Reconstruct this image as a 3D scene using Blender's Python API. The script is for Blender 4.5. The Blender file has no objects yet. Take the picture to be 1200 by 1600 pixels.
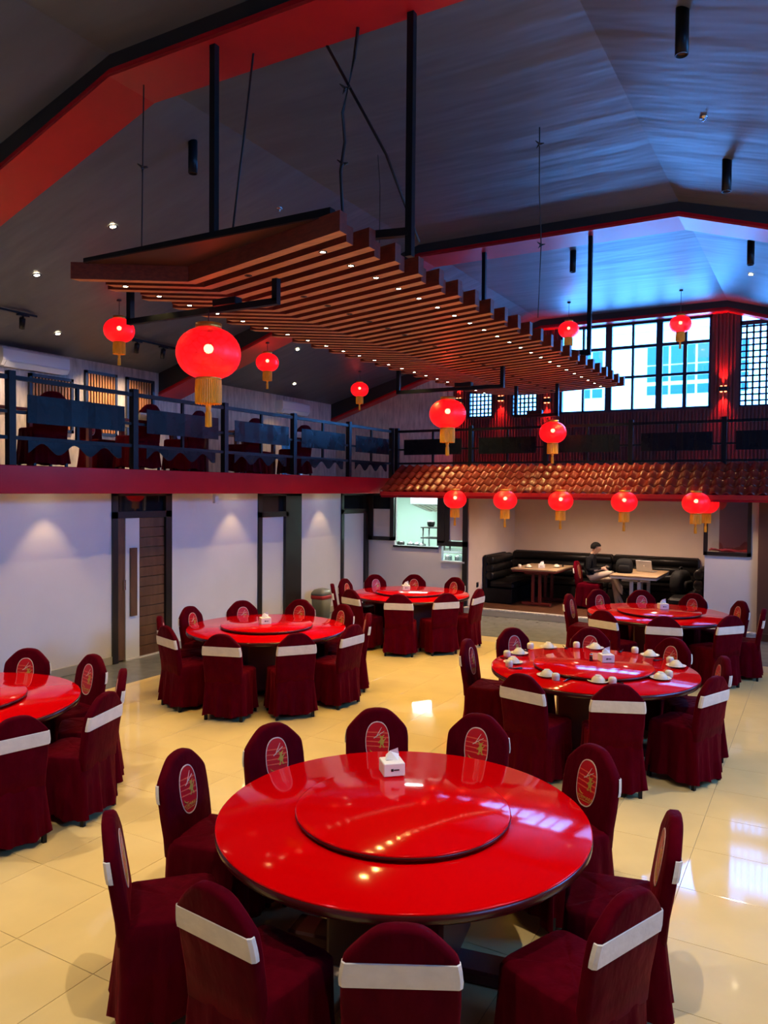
import bpy, math, random
from mathutils import Vector, Matrix
random.seed(7)
sc = bpy.context.scene
COL = sc.collection
PI = math.pi
# ------------------------------------------------------------------ camera
F_PX, YAW, PITCH, ROLL, EYE = 1205.0, math.radians(29.6), math.radians(1.67), math.radians(0.5), 2.43
fwd = Vector((-math.sin(YAW) * math.cos(PITCH), math.cos(YAW) * math.cos(PITCH), -math.sin(PITCH)))
rt = Vector((math.cos(YAW), math.sin(YAW), 0.0))
up = rt.cross(fwd)
rt2 = math.cos(ROLL) * rt + math.sin(ROLL) * up
up2 = -math.sin(ROLL) * rt + math.cos(ROLL) * up
cam_d = bpy.data.cameras.new('camera')
cam_d.sensor_fit = 'HORIZONTAL'
cam_d.sensor_width = 36.0
cam_d.lens = 36.0 * F_PX / 1200.0
cam_d.clip_start = 0.05
cam_d.clip_end = 300
cam = bpy.data.objects.new('camera', cam_d)
COL.objects.link(cam)
M = Matrix.Identity(4)
for i in range(3):
    M[i][0], M[i][1], M[i][2] = rt2[i], up2[i], -fwd[i]
M[2][3] = EYE
cam.matrix_world = M
sc.camera = cam
# ------------------------------------------------------------------ world / daylight
world = bpy.data.worlds.new('overcast_sky')
sc.world = world
world.use_nodes = True
bg = world.node_tree.nodes['Background']
bg.inputs['Color'].default_value = (0.085, 0.35, 1.0, 1)
bg.inputs['Strength'].default_value = 31.0

def portal(loc, rot, sx, sy):
    l = bpy.data.lights.new('window_portal', 'AREA')
    l.shape = 'RECTANGLE'; l.size = sx; l.size_y = sy
    l.cycles.is_portal = True
    o = bpy.data.objects.new('window_portal', l)
    o.location = loc; o.rotation_euler = rot
    COL.objects.link(o)
# portals point into the room
portal((-3.65, 17.5, 5.17), (-PI / 2, 0, 0), 3.3, 2.0)
portal((0.5, 17.5, 5.0), (-PI / 2, 0, 0), 4.1, 1.7)
portal((4.15, 2.2, 4.1), (0, PI / 2, 0), 0.6, 3.4)
portal((4.15, 8.3, 3.85), (0, PI / 2, 0), 1.1, 3.4)
portal((4.15, 14.4, 4.1), (0, PI / 2, 0), 0.6, 3.4)
vs = sc.view_settings
vs.view_transform = 'Standard'
vs.look = 'None'
vs.gamma = 1.0
vs.use_curve_mapping = False
vs.exposure = 0.0
sc.cycles.max_bounces = 8
sc.cycles.sample_clamp_indirect = 6.0
WARM = (1.0, 0.68, 0.20)

# ------------------------------------------------------------------ helpers
def new_obj(name, mesh, parent=None):
    o = bpy.data.objects.new(name, mesh)
    COL.objects.link(o)
    if parent is not None:
        o.parent = parent
    return o

def empty(name, loc=(0, 0, 0), rz=0.0, parent=None):
    o = bpy.data.objects.new(name, None)
    o.empty_display_size = 0.1
    o.location = loc; o.rotation_euler = (0, 0, rz)
    COL.objects.link(o)
    if parent is not None:
        o.parent = parent
    return o

def tag(o, label=None, cat=None, group=None, kind=None):
    if label: o['label'] = label
    if cat: o['category'] = cat
    if group: o['group'] = group
    if kind: o['kind'] = kind
    return o

def copy_tree(o, parent=None):
    c = o.copy()
    COL.objects.link(c)
    c.parent = parent
    for ch in o.children:
        copy_tree(ch, c)
    return c

class MB:
    def __init__(self):
        self.v = []; self.f = []; self.sm = []
    def add(self, vs, fs, smooth=False):
        n = len(self.v)
        self.v += [tuple(p) for p in vs]
        self.f += [tuple(i + n for i in f) for f in fs]
        self.sm += [smooth] * len(fs)
        return self
    def box(self, x0, x1, y0, y1, z0, z1):
        vs = [(x0, y0, z0), (x1, y0, z0), (x1, y1, z0), (x0, y1, z0), (x0, y0, z1), (x1, y0, z1), (x1, y1, z1), (x0, y1, z1)]
        return self.add(vs, [(0, 3, 2, 1), (4, 5, 6, 7), (0, 1, 5, 4), (1, 2, 6, 5), (2, 3, 7, 6), (3, 0, 4, 7)])
    def cbox(self, x0, x1, y0, y1, z0, z1, b=0.01):
        """box whose edges are chamfered"""
        X = (x0, x1); Y = (y0, y1); Z = (z0, z1)
        vs = []; idx = {}
        for i in (0, 1):
            for j in (0, 1):
                for k in (0, 1):
                    sx, sy, sz = (b, -b)[i], (b, -b)[j], (b, -b)[k]
                    idx[i, j, k, 0] = len(vs); vs.append((X[i], Y[j] + sy, Z[k] + sz))
                    idx[i, j, k, 1] = len(vs); vs.append((X[i] + sx, Y[j], Z[k] + sz))
                    idx[i, j, k, 2] = len(vs); vs.append((X[i] + sx, Y[j] + sy, Z[k]))
        fs = []
        for i in (0, 1):
            q = [idx[i, 0, 0, 0], idx[i, 1, 0, 0], idx[i, 1, 1, 0], idx[i, 0, 1, 0]]; fs.append(q if i else q[::-1])
            q = [idx[0, i, 0, 1], idx[0, i, 1, 1], idx[1, i, 1, 1], idx[1, i, 0, 1]]; fs.append(q if i else q[::-1])
            q = [idx[0, 0, i, 2], idx[1, 0, i, 2], idx[1, 1, i, 2], idx[0, 1, i, 2]]; fs.append(q if i else q[::-1])
        for a in (0, 1):
            for c in (0, 1):
                q = [idx[a, c, 0, 0], idx[a, c, 1, 0], idx[a, c, 1, 1], idx[a, c, 0, 1]]; fs.append(q if (a + c) % 2 else q[::-1])
                q = [idx[a, 0, c, 0], idx[a, 0, c, 2], idx[a, 1, c, 2], idx[a, 1, c, 0]]; fs.append(q if (a + c) % 2 == 0 else q[::-1])
                q = [idx[0, a, c, 1], idx[1, a, c, 1], idx[1, a, c, 2], idx[0, a, c, 2]]; fs.append(q if (a + c) % 2 == 0 else q[::-1])
        for i in (0, 1):
            for j in (0, 1):
                for k in (0, 1):
                    q = [idx[i, j, k, 0], idx[i, j, k, 1], idx[i, j, k, 2]]; fs.append(q if (i + j + k) % 2 else q[::-1])
        return self.add(vs, fs)
    def lathe(self, prof, n=32, c=(0, 0, 0), smooth=True, cap=True):
        vs = []; fs = []
        for r, z in prof:
            for k in range(n):
                a = 2 * PI * k / n
                vs.append((c[0] + r * math.cos(a), c[1] + r * math.sin(a), c[2] + z))
        for i in range(len(prof) - 1):
            for k in range(n):
                k2 = (k + 1) % n
                fs.append((i * n + k, i * n + k2, (i + 1) * n + k2, (i + 1) * n + k))
        self.add(vs, fs, smooth)
        if cap:
            m = len(self.v) - len(vs)
            if prof[0][0] > 1e-4: self.f.append(tuple(m + k for k in reversed(range(n)))); self.sm.append(False)
            if prof[-1][0] > 1e-4: self.f.append(tuple(m + (len(prof) - 1) * n + k for k in range(n))); self.sm.append(False)
        return self
    def tube(self, pts, r, n=8, smooth=True):
        pts = [Vector(p) for p in pts]
        rs = r if isinstance(r, (list, tuple)) else [r] * len(pts)
        vs = []; fs = []
        for i, p in enumerate(pts):
            d = (pts[min(i + 1, len(pts) - 1)] - pts[max(i - 1, 0)]).normalized()
            a = Vector((0, 0, 1)) if abs(d.z) < 0.9 else Vector((1, 0, 0))
            s = d.cross(a).normalized(); t = s.cross(d)
            for k in range(n):
                w = 2 * PI * k / n + PI / n
                vs.append(p + (s * math.cos(w) + t * math.sin(w)) * rs[i])
        for i in range(len(pts) - 1):
            for k in range(n):
                k2 = (k + 1) % n
                fs.append((i * n + k, i * n + k2, (i + 1) * n + k2, (i + 1) * n + k))
        fs.append(tuple(range(n))[::-1]); fs.append(tuple((len(pts) - 1) * n + k for k in range(n)))
        return self.add(vs, fs, smooth)
    def sq(self, a, b, r):
        """square bar between two points"""
        return self.tube([a, b], r * 1.414, 4, False)
    def prism(self, poly, axis, a, b):
        """extrude a 2D polygon along an axis (0 x, 1 y, 2 z)"""
        def P(u, v, w):
            return ((w, u, v), (u, w, v), (u, v, w))[axis]
        n = len(poly)
        vs = [P(u, v, a) for u, v in poly] + [P(u, v, b) for u, v in poly]
        fs = [tuple(range(n))[::-1], tuple(range(n, 2 * n))]
        fs += [(k, (k + 1) % n, n + (k + 1) % n, n + k) for k in range(n)]
        return self.add(vs, fs)
    def loft(self, rings, smooth=True, cap=True, closed=True):
        n = len(rings[0]); vs = [p for r in rings for p in r]; fs = []
        for i in range(len(rings) - 1):
            for k in range(n if closed else n - 1):
                k2 = (k + 1) % n
                fs.append((i * n + k, i * n + k2, (i + 1) * n + k2, (i + 1) * n + k))
        self.add(vs, fs, smooth)
        if cap:
            m = len(self.v) - len(vs)
            self.f.append(tuple(m + k for k in reversed(range(n)))); self.sm.append(smooth)
            self.f.append(tuple(m + (len(rings) - 1) * n + k for k in range(n))); self.sm.append(smooth)
        return self
    def mesh(self, name, mat):
        me = bpy.data.meshes.new(name)
        me.from_pydata(self.v, [], self.f)
        import bmesh
        bm = bmesh.new(); bm.from_mesh(me)
        bmesh.ops.recalc_face_normals(bm, faces=bm.faces)
        bm.to_mesh(me); bm.free()
        me.polygons.foreach_set('use_smooth', self.sm)
        for m in (mat if isinstance(mat, (list, tuple)) else [mat]):
            me.materials.append(m)
        return me
    def build(self, name, mat, parent=None):
        return new_obj(name, self.mesh(name, mat), parent)

def quick(name, mat, parent, *box):
    return MB().box(*box).build(name, mat, parent)

# ------------------------------------------------------------------ materials
def mat(name, col, rough=0.5, metal=0.0, spec=0.5, coat=0.0, coat_rough=0.05, noise=0.0, nscale=8.0, bump=0.0, bscale=40.0,
        emit=None, estr=0.0, stretch=None, sheen=0.0, rnoise=0.0, stint=None, bdist=0.02):
    m = bpy.data.materials.new(name)
    m.use_nodes = True
    nt = m.node_tree; b = nt.nodes['Principled BSDF']
    b.inputs['Base Color'].default_value = (*col, 1)
    b.inputs['Roughness'].default_value = rough
    b.inputs['Metallic'].default_value = metal
    b.inputs['Specular IOR Level'].default_value = spec
    b.inputs['Coat Weight'].default_value = coat
    b.inputs['Coat Roughness'].default_value = coat_rough
    if stint:
        b.inputs['Specular Tint'].default_value = (*stint, 1)
    if sheen:
        b.inputs['Sheen Weight'].default_value = sheen
        b.inputs['Sheen Tint'].default_value = (*(stint or col), 1)
        b.inputs['Sheen Roughness'].default_value = 0.35
    if emit:
        b.inputs['Emission Color'].default_value = (*emit, 1)
        b.inputs['Emission Strength'].default_value = estr
    tc = nt.nodes.new('ShaderNodeTexCoord'); vec = tc.outputs['Object']
    if stretch:
        mp = nt.nodes.new('ShaderNodeMapping'); mp.inputs['Scale'].default_value = stretch
        nt.links.new(vec, mp.inputs['Vector']); vec = mp.outputs['Vector']
    if noise or rnoise:
        n = nt.nodes.new('ShaderNodeTexNoise'); n.inputs['Scale'].default_value = nscale; n.inputs['Detail'].default_value = 5
        nt.links.new(vec, n.inputs['Vector'])
        if noise:
            r = nt.nodes.new('ShaderNodeValToRGB')
            r.color_ramp.elements[0].position = 0.3; r.color_ramp.elements[1].position = 0.72
            r.color_ramp.elements[0].color = (*[c * (1 - noise) for c in col], 1)
            r.color_ramp.elements[1].color = (*[min(1, c * (1 + noise)) for c in col], 1)
            nt.links.new(n.outputs['Fac'], r.inputs['Fac']); nt.links.new(r.outputs['Color'], b.inputs['Base Color'])
        if rnoise:
            mr = nt.nodes.new('ShaderNodeMapRange')
            mr.inputs['To Min'].default_value = max(0, rough - rnoise); mr.inputs['To Max'].default_value = rough + rnoise
            nt.links.new(n.outputs['Fac'], mr.inputs['Value']); nt.links.new(mr.outputs['Result'], b.inputs['Roughness'])
    if bump:
        n2 = nt.nodes.new('ShaderNodeTexNoise'); n2.inputs['Scale'].default_value = bscale; n2.inputs['Detail'].default_value = 3
        nt.links.new(vec, n2.inputs['Vector'])
        bp = nt.nodes.new('ShaderNodeBump'); bp.inputs['Strength'].default_value = bump; bp.inputs['Distance'].default_value = bdist
        nt.links.new(n2.outputs['Fac'], bp.inputs['Height']); nt.links.new(bp.outputs['Normal'], b.inputs['Normal'])
    return m

def emis(name, col, s):
    m = bpy.data.materials.new(name); m.use_nodes = True
    nt = m.node_tree; nt.nodes.remove(nt.nodes['Principled BSDF'])
    e = nt.nodes.new('ShaderNodeEmission'); e.inputs['Color'].default_value = (*col, 1); e.inputs['Strength'].default_value = s
    nt.links.new(e.outputs[0], nt.nodes['Material Output'].inputs['Surface'])
    return m

def glass(name, tint=(0.92, 0.97, 1.0), refl=0.08):
    m = bpy.data.materials.new(name); m.use_nodes = True
    nt = m.node_tree; nt.nodes.remove(nt.nodes['Principled BSDF'])
    t = nt.nodes.new('ShaderNodeBsdfTransparent'); t.inputs['Color'].default_value = (*tint, 1)
    g = nt.nodes.new('ShaderNodeBsdfGlossy'); g.inputs['Roughness'].default_value = 0.02
    lw = nt.nodes.new('ShaderNodeLayerWeight'); lw.inputs['Blend'].default_value = 0.25
    mr = nt.nodes.new('ShaderNodeMapRange'); mr.inputs['To Min'].default_value = refl; mr.inputs['To Max'].default_value = 0.9
    mx = nt.nodes.new('ShaderNodeMixShader')
    nt.links.new(lw.outputs['Fresnel'], mr.inputs['Value']); nt.links.new(mr.outputs['Result'], mx.inputs[0])
    nt.links.new(t.outputs[0], mx.inputs[1]); nt.links.new(g.outputs[0], mx.inputs[2])
    nt.links.new(mx.outputs[0], nt.nodes['Material Output'].inputs['Surface'])
    return m

def lantern_mat():
    m = bpy.data.materials.new('lantern_silk'); m.use_nodes = True
    nt = m.node_tree; b = nt.nodes['Principled BSDF']; out = nt.nodes['Material Output']
    tc = nt.nodes.new('ShaderNodeTexCoord')
    vo = nt.nodes.new('ShaderNodeTexVoronoi'); vo.feature = 'DISTANCE_TO_EDGE'; vo.inputs['Scale'].default_value = 9
    nt.links.new(tc.outputs['Object'], vo.inputs['Vector'])
    r = nt.nodes.new('ShaderNodeValToRGB')
    r.color_ramp.elements[0].color = (0.42, 0.002, 0.004, 1); r.color_ramp.elements[1].color = (0.95, 0.006, 0.012, 1)
    r.color_ramp.elements[0].position = 0.02; r.color_ramp.elements[1].position = 0.07
    nt.links.new(vo.outputs['Distance'], r.inputs['Fac'])
    nt.links.new(r.outputs['Color'], b.inputs['Base Color']); nt.links.new(r.outputs['Color'], b.inputs['Emission Color'])
    b.inputs['Emission Strength'].default_value = 1.0
    b.inputs['Roughness'].default_value = 0.4
    t = nt.nodes.new('ShaderNodeBsdfTransparent'); t.inputs['Color'].default_value = (1, 0.45, 0.3, 1)
    mx = nt.nodes.new('ShaderNodeMixShader'); mx.inputs[0].default_value = 0.14
    nt.links.new(b.outputs[0], mx.inputs[1]); nt.links.new(t.outputs[0], mx.inputs[2]); nt.links.new(mx.outputs[0], out.inputs['Surface'])
    return m

def wood(name, c1, c2, scale=(1, 12, 12), rough=0.45):
    m = bpy.data.materials.new(name); m.use_nodes = True
    nt = m.node_tree; b = nt.nodes['Principled BSDF']; b.inputs['Roughness'].default_value = rough
    tc = nt.nodes.new('ShaderNodeTexCoord'); mp = nt.nodes.new('ShaderNodeMapping'); mp.inputs['Scale'].default_value = scale
    n = nt.nodes.new('ShaderNodeTexNoise'); n.inputs['Scale'].default_value = 3; n.inputs['Detail'].default_value = 6
    r = nt.nodes.new('ShaderNodeValToRGB'); r.color_ramp.elements[0].color = (*c1, 1); r.color_ramp.elements[1].color = (*c2, 1)
    r.color_ramp.elements[0].position = 0.35; r.color_ramp.elements[1].position = 0.65
    nt.links.new(tc.outputs['Object'], mp.inputs['Vector']); nt.links.new(mp.outputs['Vector'], n.inputs['Vector'])
    nt.links.new(n.outputs['Fac'], r.inputs['Fac']); nt.links.new(r.outputs['Color'], b.inputs['Base Color'])
    return m

Mt = dict(
    floor=mat('cream_tile', (0.80, 0.60, 0.27), 0.065, noise=0.05, nscale=2.5, rnoise=0.02, spec=0.5),
    grout=mat('grout', (0.42, 0.32, 0.18), 0.8),
    grey_tile=mat('grey_tile', (0.17, 0.175, 0.18), 0.25, noise=0.15, nscale=6),
    wall=mat('white_wall', (0.74, 0.71, 0.73), 0.6, noise=0.02, nscale=3, bump=0.05, bscale=60),
    board=mat('skirting', (0.42, 0.40, 0.37), 0.35),
    concrete=mat('bare_render', (0.55, 0.45, 0.38), 0.9, noise=0.3, nscale=5, stretch=(3.0, 3.0, 0.6), bump=0.4, bscale=20),
    ceil=mat('dark_ceiling_paint', (0.085, 0.088, 0.095), 0.46, spec=0.45, noise=0.12, nscale=2, bump=0.75, bscale=1.0, stretch=(0.35, 1.7, 1), bdist=0.06),
    red_beam=mat('red_gloss_paint', (0.34, 0.003, 0.010), 0.25, spec=0.3, noise=0.08, nscale=3),
    beam_black=mat('black_beam_paint', (0.012, 0.011, 0.012), 0.6),
    soffit=mat('red_soffit_paint', (0.46, 0.008, 0.010), 0.4, noise=0.06, nscale=2),
    black=mat('black_steel', (0.006, 0.007, 0.010), 0.35, spec=0.2, rnoise=0.1, nscale=12),
    plate=mat('black_sheet_metal', (0.006, 0.008, 0.012), 0.28, spec=0.13, rnoise=0.1, nscale=4, bump=0.3, bscale=4),
    tile=mat('glazed_roof_tile', (0.22, 0.018, 0.009), 0.13, noise=0.2, nscale=5),
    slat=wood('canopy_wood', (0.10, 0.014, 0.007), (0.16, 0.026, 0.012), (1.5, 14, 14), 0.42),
    slat_lit_face=wood('canopy_wood_lit_face', (0.42, 0.17, 0.085), (0.58, 0.26, 0.13), (1.5, 14, 14), 0.40),  # paler wood paints the floor bounce on the slat undersides
    frame=mat('dark_frame', (0.014, 0.011, 0.010), 0.35),
    door=wood('door_veneer', (0.095, 0.040, 0.018), (0.16, 0.075, 0.035), (3, 3, 0.6), 0.4),
    door_white=mat('white_door_panel', (0.75, 0.74, 0.73), 0.3),
    frost=mat('frosted_panel', (0.80, 0.76, 0.78), 0.25),
    chrome=mat('steel', (0.6, 0.6, 0.62), 0.25, metal=1.0),
    cover=mat('maroon_cover_fabric', (0.070, 0.0009, 0.006), 0.6, noise=0.15, nscale=12, bump=0.8, bscale=6, spec=0.03, stint=(0.70, 0.035, 0.05), stretch=(1.6, 1.6, 0.7), sheen=0.22),
    sash=mat('ivory_sash_fabric', (0.74, 0.68, 0.62), 0.7, noise=0.05, nscale=20, bump=0.2, bscale=25),
    emblem=mat('emblem_red', (0.55, 0.008, 0.014), 0.3),
    emblem_glint=mat('emblem_band', (0.80, 0.10, 0.05), 0.35),
    emblem_rim=mat('emblem_rim', (0.75, 0.50, 0.42), 0.5),
    gold=mat('gold_print', (0.62, 0.38, 0.06), 0.4, metal=0.3),
    lacquer=mat('red_lacquer', (0.60, 0.0, 0.001), 0.08, spec=0.20, rnoise=0.03, nscale=3, bump=0.005, bscale=3),
    edge=mat('dark_table_edge', (0.05, 0.004, 0.004), 0.25),
    base=mat('table_base_wood', (0.10, 0.010, 0.010), 0.35),
    china=mat('cream_china', (0.80, 0.72, 0.58), 0.2),
    paper=mat('white_card', (0.85, 0.80, 0.76), 0.6),
    tissue=mat('tissue', (0.9, 0.86, 0.84), 0.8),
    ink=mat('dark_print', (0.04, 0.02, 0.02), 0.6),
    lantern=lantern_mat(),
    bulb=emis('lantern_bulb', (1.0, 0.75, 0.45), 40),
    gold_ring=mat('gold_foil', (0.70, 0.34, 0.05), 0.3, metal=0.7),
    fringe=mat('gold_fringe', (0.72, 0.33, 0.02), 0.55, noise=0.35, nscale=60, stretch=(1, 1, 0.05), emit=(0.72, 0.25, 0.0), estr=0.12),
    lamp=emis('led_lens', (1.0, 0.80, 0.50), 45),
    lamp_off=mat('unlit_lens', (0.10, 0.06, 0.04), 0.2),
    pane=glass('window_glass', refl=0.03),
    dark_glass=mat('dark_glass', (0.01, 0.013, 0.018), 0.03, spec=0.8),
    ribs=mat('ribbed_cladding', (0.115, 0.022, 0.022), 0.5, noise=0.1, nscale=6),
    winframe=mat('window_steel', (0.012, 0.016, 0.028), 0.4),
    lattice=mat('lattice_bar', (0.05, 0.035, 0.045), 0.6),
    shutter=wood('shutter_wood', (0.42, 0.14, 0.03), (0.62, 0.24, 0.06), (6, 6, 0.5), 0.5),
    shutter_back=mat('shutter_light', (0.75, 0.45, 0.22), 0.6),
    ac=mat('white_plastic', (0.72, 0.70, 0.70), 0.35),
    leather=mat('black_leather', (0.007, 0.006, 0.006), 0.35, spec=0.2, bump=0.15, bscale=30),
    brown_floor=wood('brown_plank', (0.06, 0.022, 0.012), (0.11, 0.045, 0.022), (8, 0.8, 1), 0.35),
    alcove=mat('beige_wall', (0.72, 0.58, 0.47), 0.7, noise=0.03, nscale=3),
    ttop=wood('tan_table_top', (0.38, 0.25, 0.14), (0.46, 0.32, 0.19), (2, 10, 10), 0.3),
    tleg=mat('dark_red_wood', (0.14, 0.016, 0.012), 0.35),
    white_metal=mat('pale_metal', (0.55, 0.52, 0.50), 0.35),
    k_wall=mat('kitchen_tile', (0.62, 0.80, 0.74), 0.25),
    steel=mat('stainless', (0.45, 0.47, 0.48), 0.25, metal=0.9),
    sconce_red=emis('sconce_glow', (1.0, 0.03, 0.02), 5.0),
    sconce_hot=emis('sconce_hot', (1.0, 0.16, 0.06), 14.0),
    skin=mat('skin', (0.42, 0.24, 0.16), 0.5),
    shirt=mat('black_jacket', (0.007, 0.007, 0.009), 0.9, spec=0.1),
    pants=mat('khaki_cloth', (0.42, 0.34, 0.27), 0.8),
    hair=mat('black_hair', (0.006, 0.005, 0.005), 0.8, spec=0.1),
    bag=mat('black_nylon', (0.007, 0.007, 0.008), 0.7, spec=0.2),
    laptop=mat('silver_shell', (0.42, 0.42, 0.44), 0.35, metal=0.6),
    bin=mat('grey_bin', (0.20, 0.20, 0.18), 0.4),
    bin_bag=mat('red_liner', (0.55, 0.03, 0.04), 0.4),
    cable=mat('black_cable', (0.008, 0.008, 0.008), 0.6),
    facade=mat('white_facade', (0.85, 0.88, 0.9), 0.8),
    teal=mat('teal_glass', (0.004, 0.055, 0.060), 0.3),
    ground=mat('outside_paving', (0.35, 0.35, 0.34), 0.9),
    cloth=mat('crumpled_red_cloth', (0.30, 0.01, 0.02), 0.6, bump=0.6, bscale=6),
)

def struct(o, label, cat=None):
    o['kind'] = 'structure'; o['label'] = label
    if cat: o['category'] = cat
    return o

def wall_holes(axis, pos, th, a0, a1, z0, z1, holes):
    """wall slab in plane x=pos (axis 0, runs along y) or y=pos (axis 1, runs along x) with rectangular openings"""
    As = sorted({a0, a1, *[h[0] for h in holes], *[h[1] for h in holes]})
    Zs = sorted({z0, z1, *[h[2] for h in holes], *[h[3] for h in holes]})
    As = [a for a in As if a0 <= a <= a1]; Zs = [z for z in Zs if z0 <= z <= z1]
    b = MB()
    for i in range(len(As) - 1):
        j = 0
        while j < len(Zs) - 1:
            ac = (As[i] + As[i + 1]) / 2
            inh = lambda zc: any(h[0] < ac < h[1] and h[2] < zc < h[3] for h in holes)
            if inh((Zs[j] + Zs[j + 1]) / 2):
                j += 1; continue
            k = j
            while k < len(Zs) - 1 and not inh((Zs[k] + Zs[k + 1]) / 2):
                k += 1
            if axis == 0: b.box(pos, pos + th, As[i], As[i + 1], Zs[j], Zs[k])
            else: b.box(As[i], As[i + 1], pos, pos + th, Zs[j], Zs[k])
            j = k
    return b

# ================================================================== SETTING
XL, XU, XR = -8.42, -11.3, 3.95        # lower left wall, upper left wall, right wall
YK, YB, YF = 14.17, 17.29, -5.0        # kitchen wall, upper back wall, wall behind the camera
ZB = 2.65                               # balcony floor
# ---- floor
fl = quick('floor', Mt['grout'], None, XU - 1, XR, YF, YB + 0.3, -0.2, -0.004)
struct(fl, 'polished cream tiled floor with grey tile border')
tm = MB().cbox(-0.2985, 0.2985, -0.2985, 0.2985, -0.004, 0.0, 0.0012).mesh('floor_tile', Mt['floor'])
gx = [-3.713 + 0.6 * k for k in range(-6, 8)]
for i in range(13):
    for j in range(19):
        x = gx[i] + 0.3; y = 1.98 - 0.6 + 0.6 * j + 0.3
        if y + 0.3 > 12.1: continue
        o = new_obj('floor_tile', tm, fl); o.location = (x, y, 0)
pm = MB().cbox(-0.0585, 0.0585, -0.2985, 0.2985, -0.004, 0.0, 0.0012).mesh('floor_tile', Mt['floor'])
for j in range(17):
    o = new_obj('floor_tile', pm, fl); o.location = (gx[0] - 0.06, 1.68 + 0.6 * j, 0)
rest = MB()
for (x0, x1, y0, y1) in ((gx[0] - 0.12, XR, YF, 1.38), (gx[13], XR, 1.38, 12.0)):
    rest.box(x0, x1, y0, y1, -0.004, 0.0)
o = rest.build('floor_tile_rest', Mt['floor'], fl); o['kind'] = 'stuff'
bt = MB().cbox(-0.4985, 0.4985, -0.2985, 0.2985, -0.004, 0.0, 0.0012).mesh('border_tile', Mt['grey_tile'])
for j in range(17):
    y = 3.78 + 0.6 * j - 0.6
    if y > 14: break
    o = new_obj('border_tile', bt, fl); o.location = (-7.931, y, 0)
gt = MB().cbox(-0.2985, 0.2985, -0.2985, 0.2985, -0.004, 0.0, 0.0012).mesh('border_tile', Mt['grey_tile'])
for i in range(14):
    for j in range(4):
        o = new_obj('border_tile', gt, fl); o.location = (-7.13 + 0.6 * i, 12.3 + 0.6 * j, 0)
# ---- lower left wall with three door openings
D1, D2, D3 = (7.30, 8.40), (10.43, 11.68), (13.06, 14.10)
b = wall_holes(0, XL - 0.15, 0.15, YF, YK + 0.1, 0, ZB - 0.08, [(*D1, -1, 2.36), (*D2, -1, 2.36), (*D3, -1, 2.36)])
struct(b.build('wall_left_lower', Mt['wall']), 'white painted wall under the balcony')
b = MB()
for a, c in ((YF, D1[0] + 0.0), (D1[1], D2[0]), (D2[1], D3[0])):
    b.cbox(XL, XL + 0.018, a, c, 0, 0.11, 0.004)
struct(b.build('baseboard_left', Mt['board']), 'grey skirting along the white wall')
# ---- balcony slabs and red fascia
b = MB().box(XU - 0.2, -7.62, YF, YB, 2.48, ZB)
struct(b.build('floor_balcony_left', Mt['wall']), 'balcony floor along the left side')
b = MB().box(-7.62, XR, 13.82, YB, 2.48, ZB)
struct(b.build('floor_balcony_back', Mt['alcove']), 'balcony floor along the back')
b = MB().cbox(-7.64, -7.58, YF, 13.78, 2.35, 2.66, 0.006).box(-7.75, -7.64, YF, 13.78, 2.35, 2.37)
struct(b.build('trim_1', Mt['red_beam']), 'glossy red fascia beam along the left balcony edge')
# ---- upper left wall with shuttered windows
SH = [(6.15, 6.85, 3.35, 4.30), (8.10, 8.95, 3.35, 4.28), (9.20, 9.90, 3.35, 4.48), (10.12, 10.80, 3.35, 4.48)]
b = wall_holes(0, XU - 0.2, 0.2, YF, YB + 0.2, ZB - 0.2, 4.72, [(14.9, 15.75, ZB, 3.65)])
struct(b.build('wall_left_upper', Mt['concrete']), 'bare rendered wall behind the left balcony')
# ---- ceiling: wall - slope - flat - slope - wall
def ceil_z(x):
    if x < -5.63: return 6.30 - 0.29 * (-5.63 - x)
    if x > -1.75: return 6.30 - 0.30 * (x + 1.75)
    return 6.30
def soff_z(x):
    if x < -5.63: return 6.10 - 0.333 * (-5.63 - x)
    if x > -1.75: return 6.10 - 0.32 * (x + 1.75)
    return 6.10
prof = [(XU - 0.2, ceil_z(XU - 0.2)), (-5.63, 6.30), (-1.75, 6.30), (XR + 0.2, ceil_z(XR + 0.2))]
poly = prof + [(x, z + 0.15) for x, z in reversed(prof)]
ce = MB().prism(poly, 1, YF - 0.2, YB + 0.25).build('ceiling', Mt['ceil'])
struct(ce, 'dark satin ceiling with two slopes and a flat middle')
# ---- ceiling frames (dark face, red underside)
def ceiling_frame(n, y0, y1, label):
    xs = [XU, -5.63, -1.75, XR]
    pr = [(x, soff_z(x) + 0.03) for x in xs] + [(x, ceil_z(x)) for x in reversed(xs)]
    fr = MB().prism(pr, 1, y0, y1).build('trim_%d' % n, Mt['beam_black'])
    struct(fr, label)
    pr = [(x, soff_z(x)) for x in xs] + [(x, soff_z(x) + 0.03) for x in reversed(xs)]
    MB().prism(pr, 1, y0 - 0.006, y1 + 0.002).build('red_soffit', Mt['soffit'], fr)
    pr = [(x, soff_z(x) + 0.03) for x in xs] + [(x, soff_z(x) + 0.07) for x in reversed(xs)]
    MB().prism(pr, 1, y0 - 0.006, y0 + 0.01).build('red_edge', Mt['red_beam'], fr)
ceiling_frame(2, 4.87, 5.40, 'nearest ceiling beam with bright red underside')
ceiling_frame(3, 10.95, 11.55, 'middle ceiling beam with red underside')
ceiling_frame(4, 17.02, 17.26, 'ceiling beam above the back windows with thin red edge')
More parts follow.
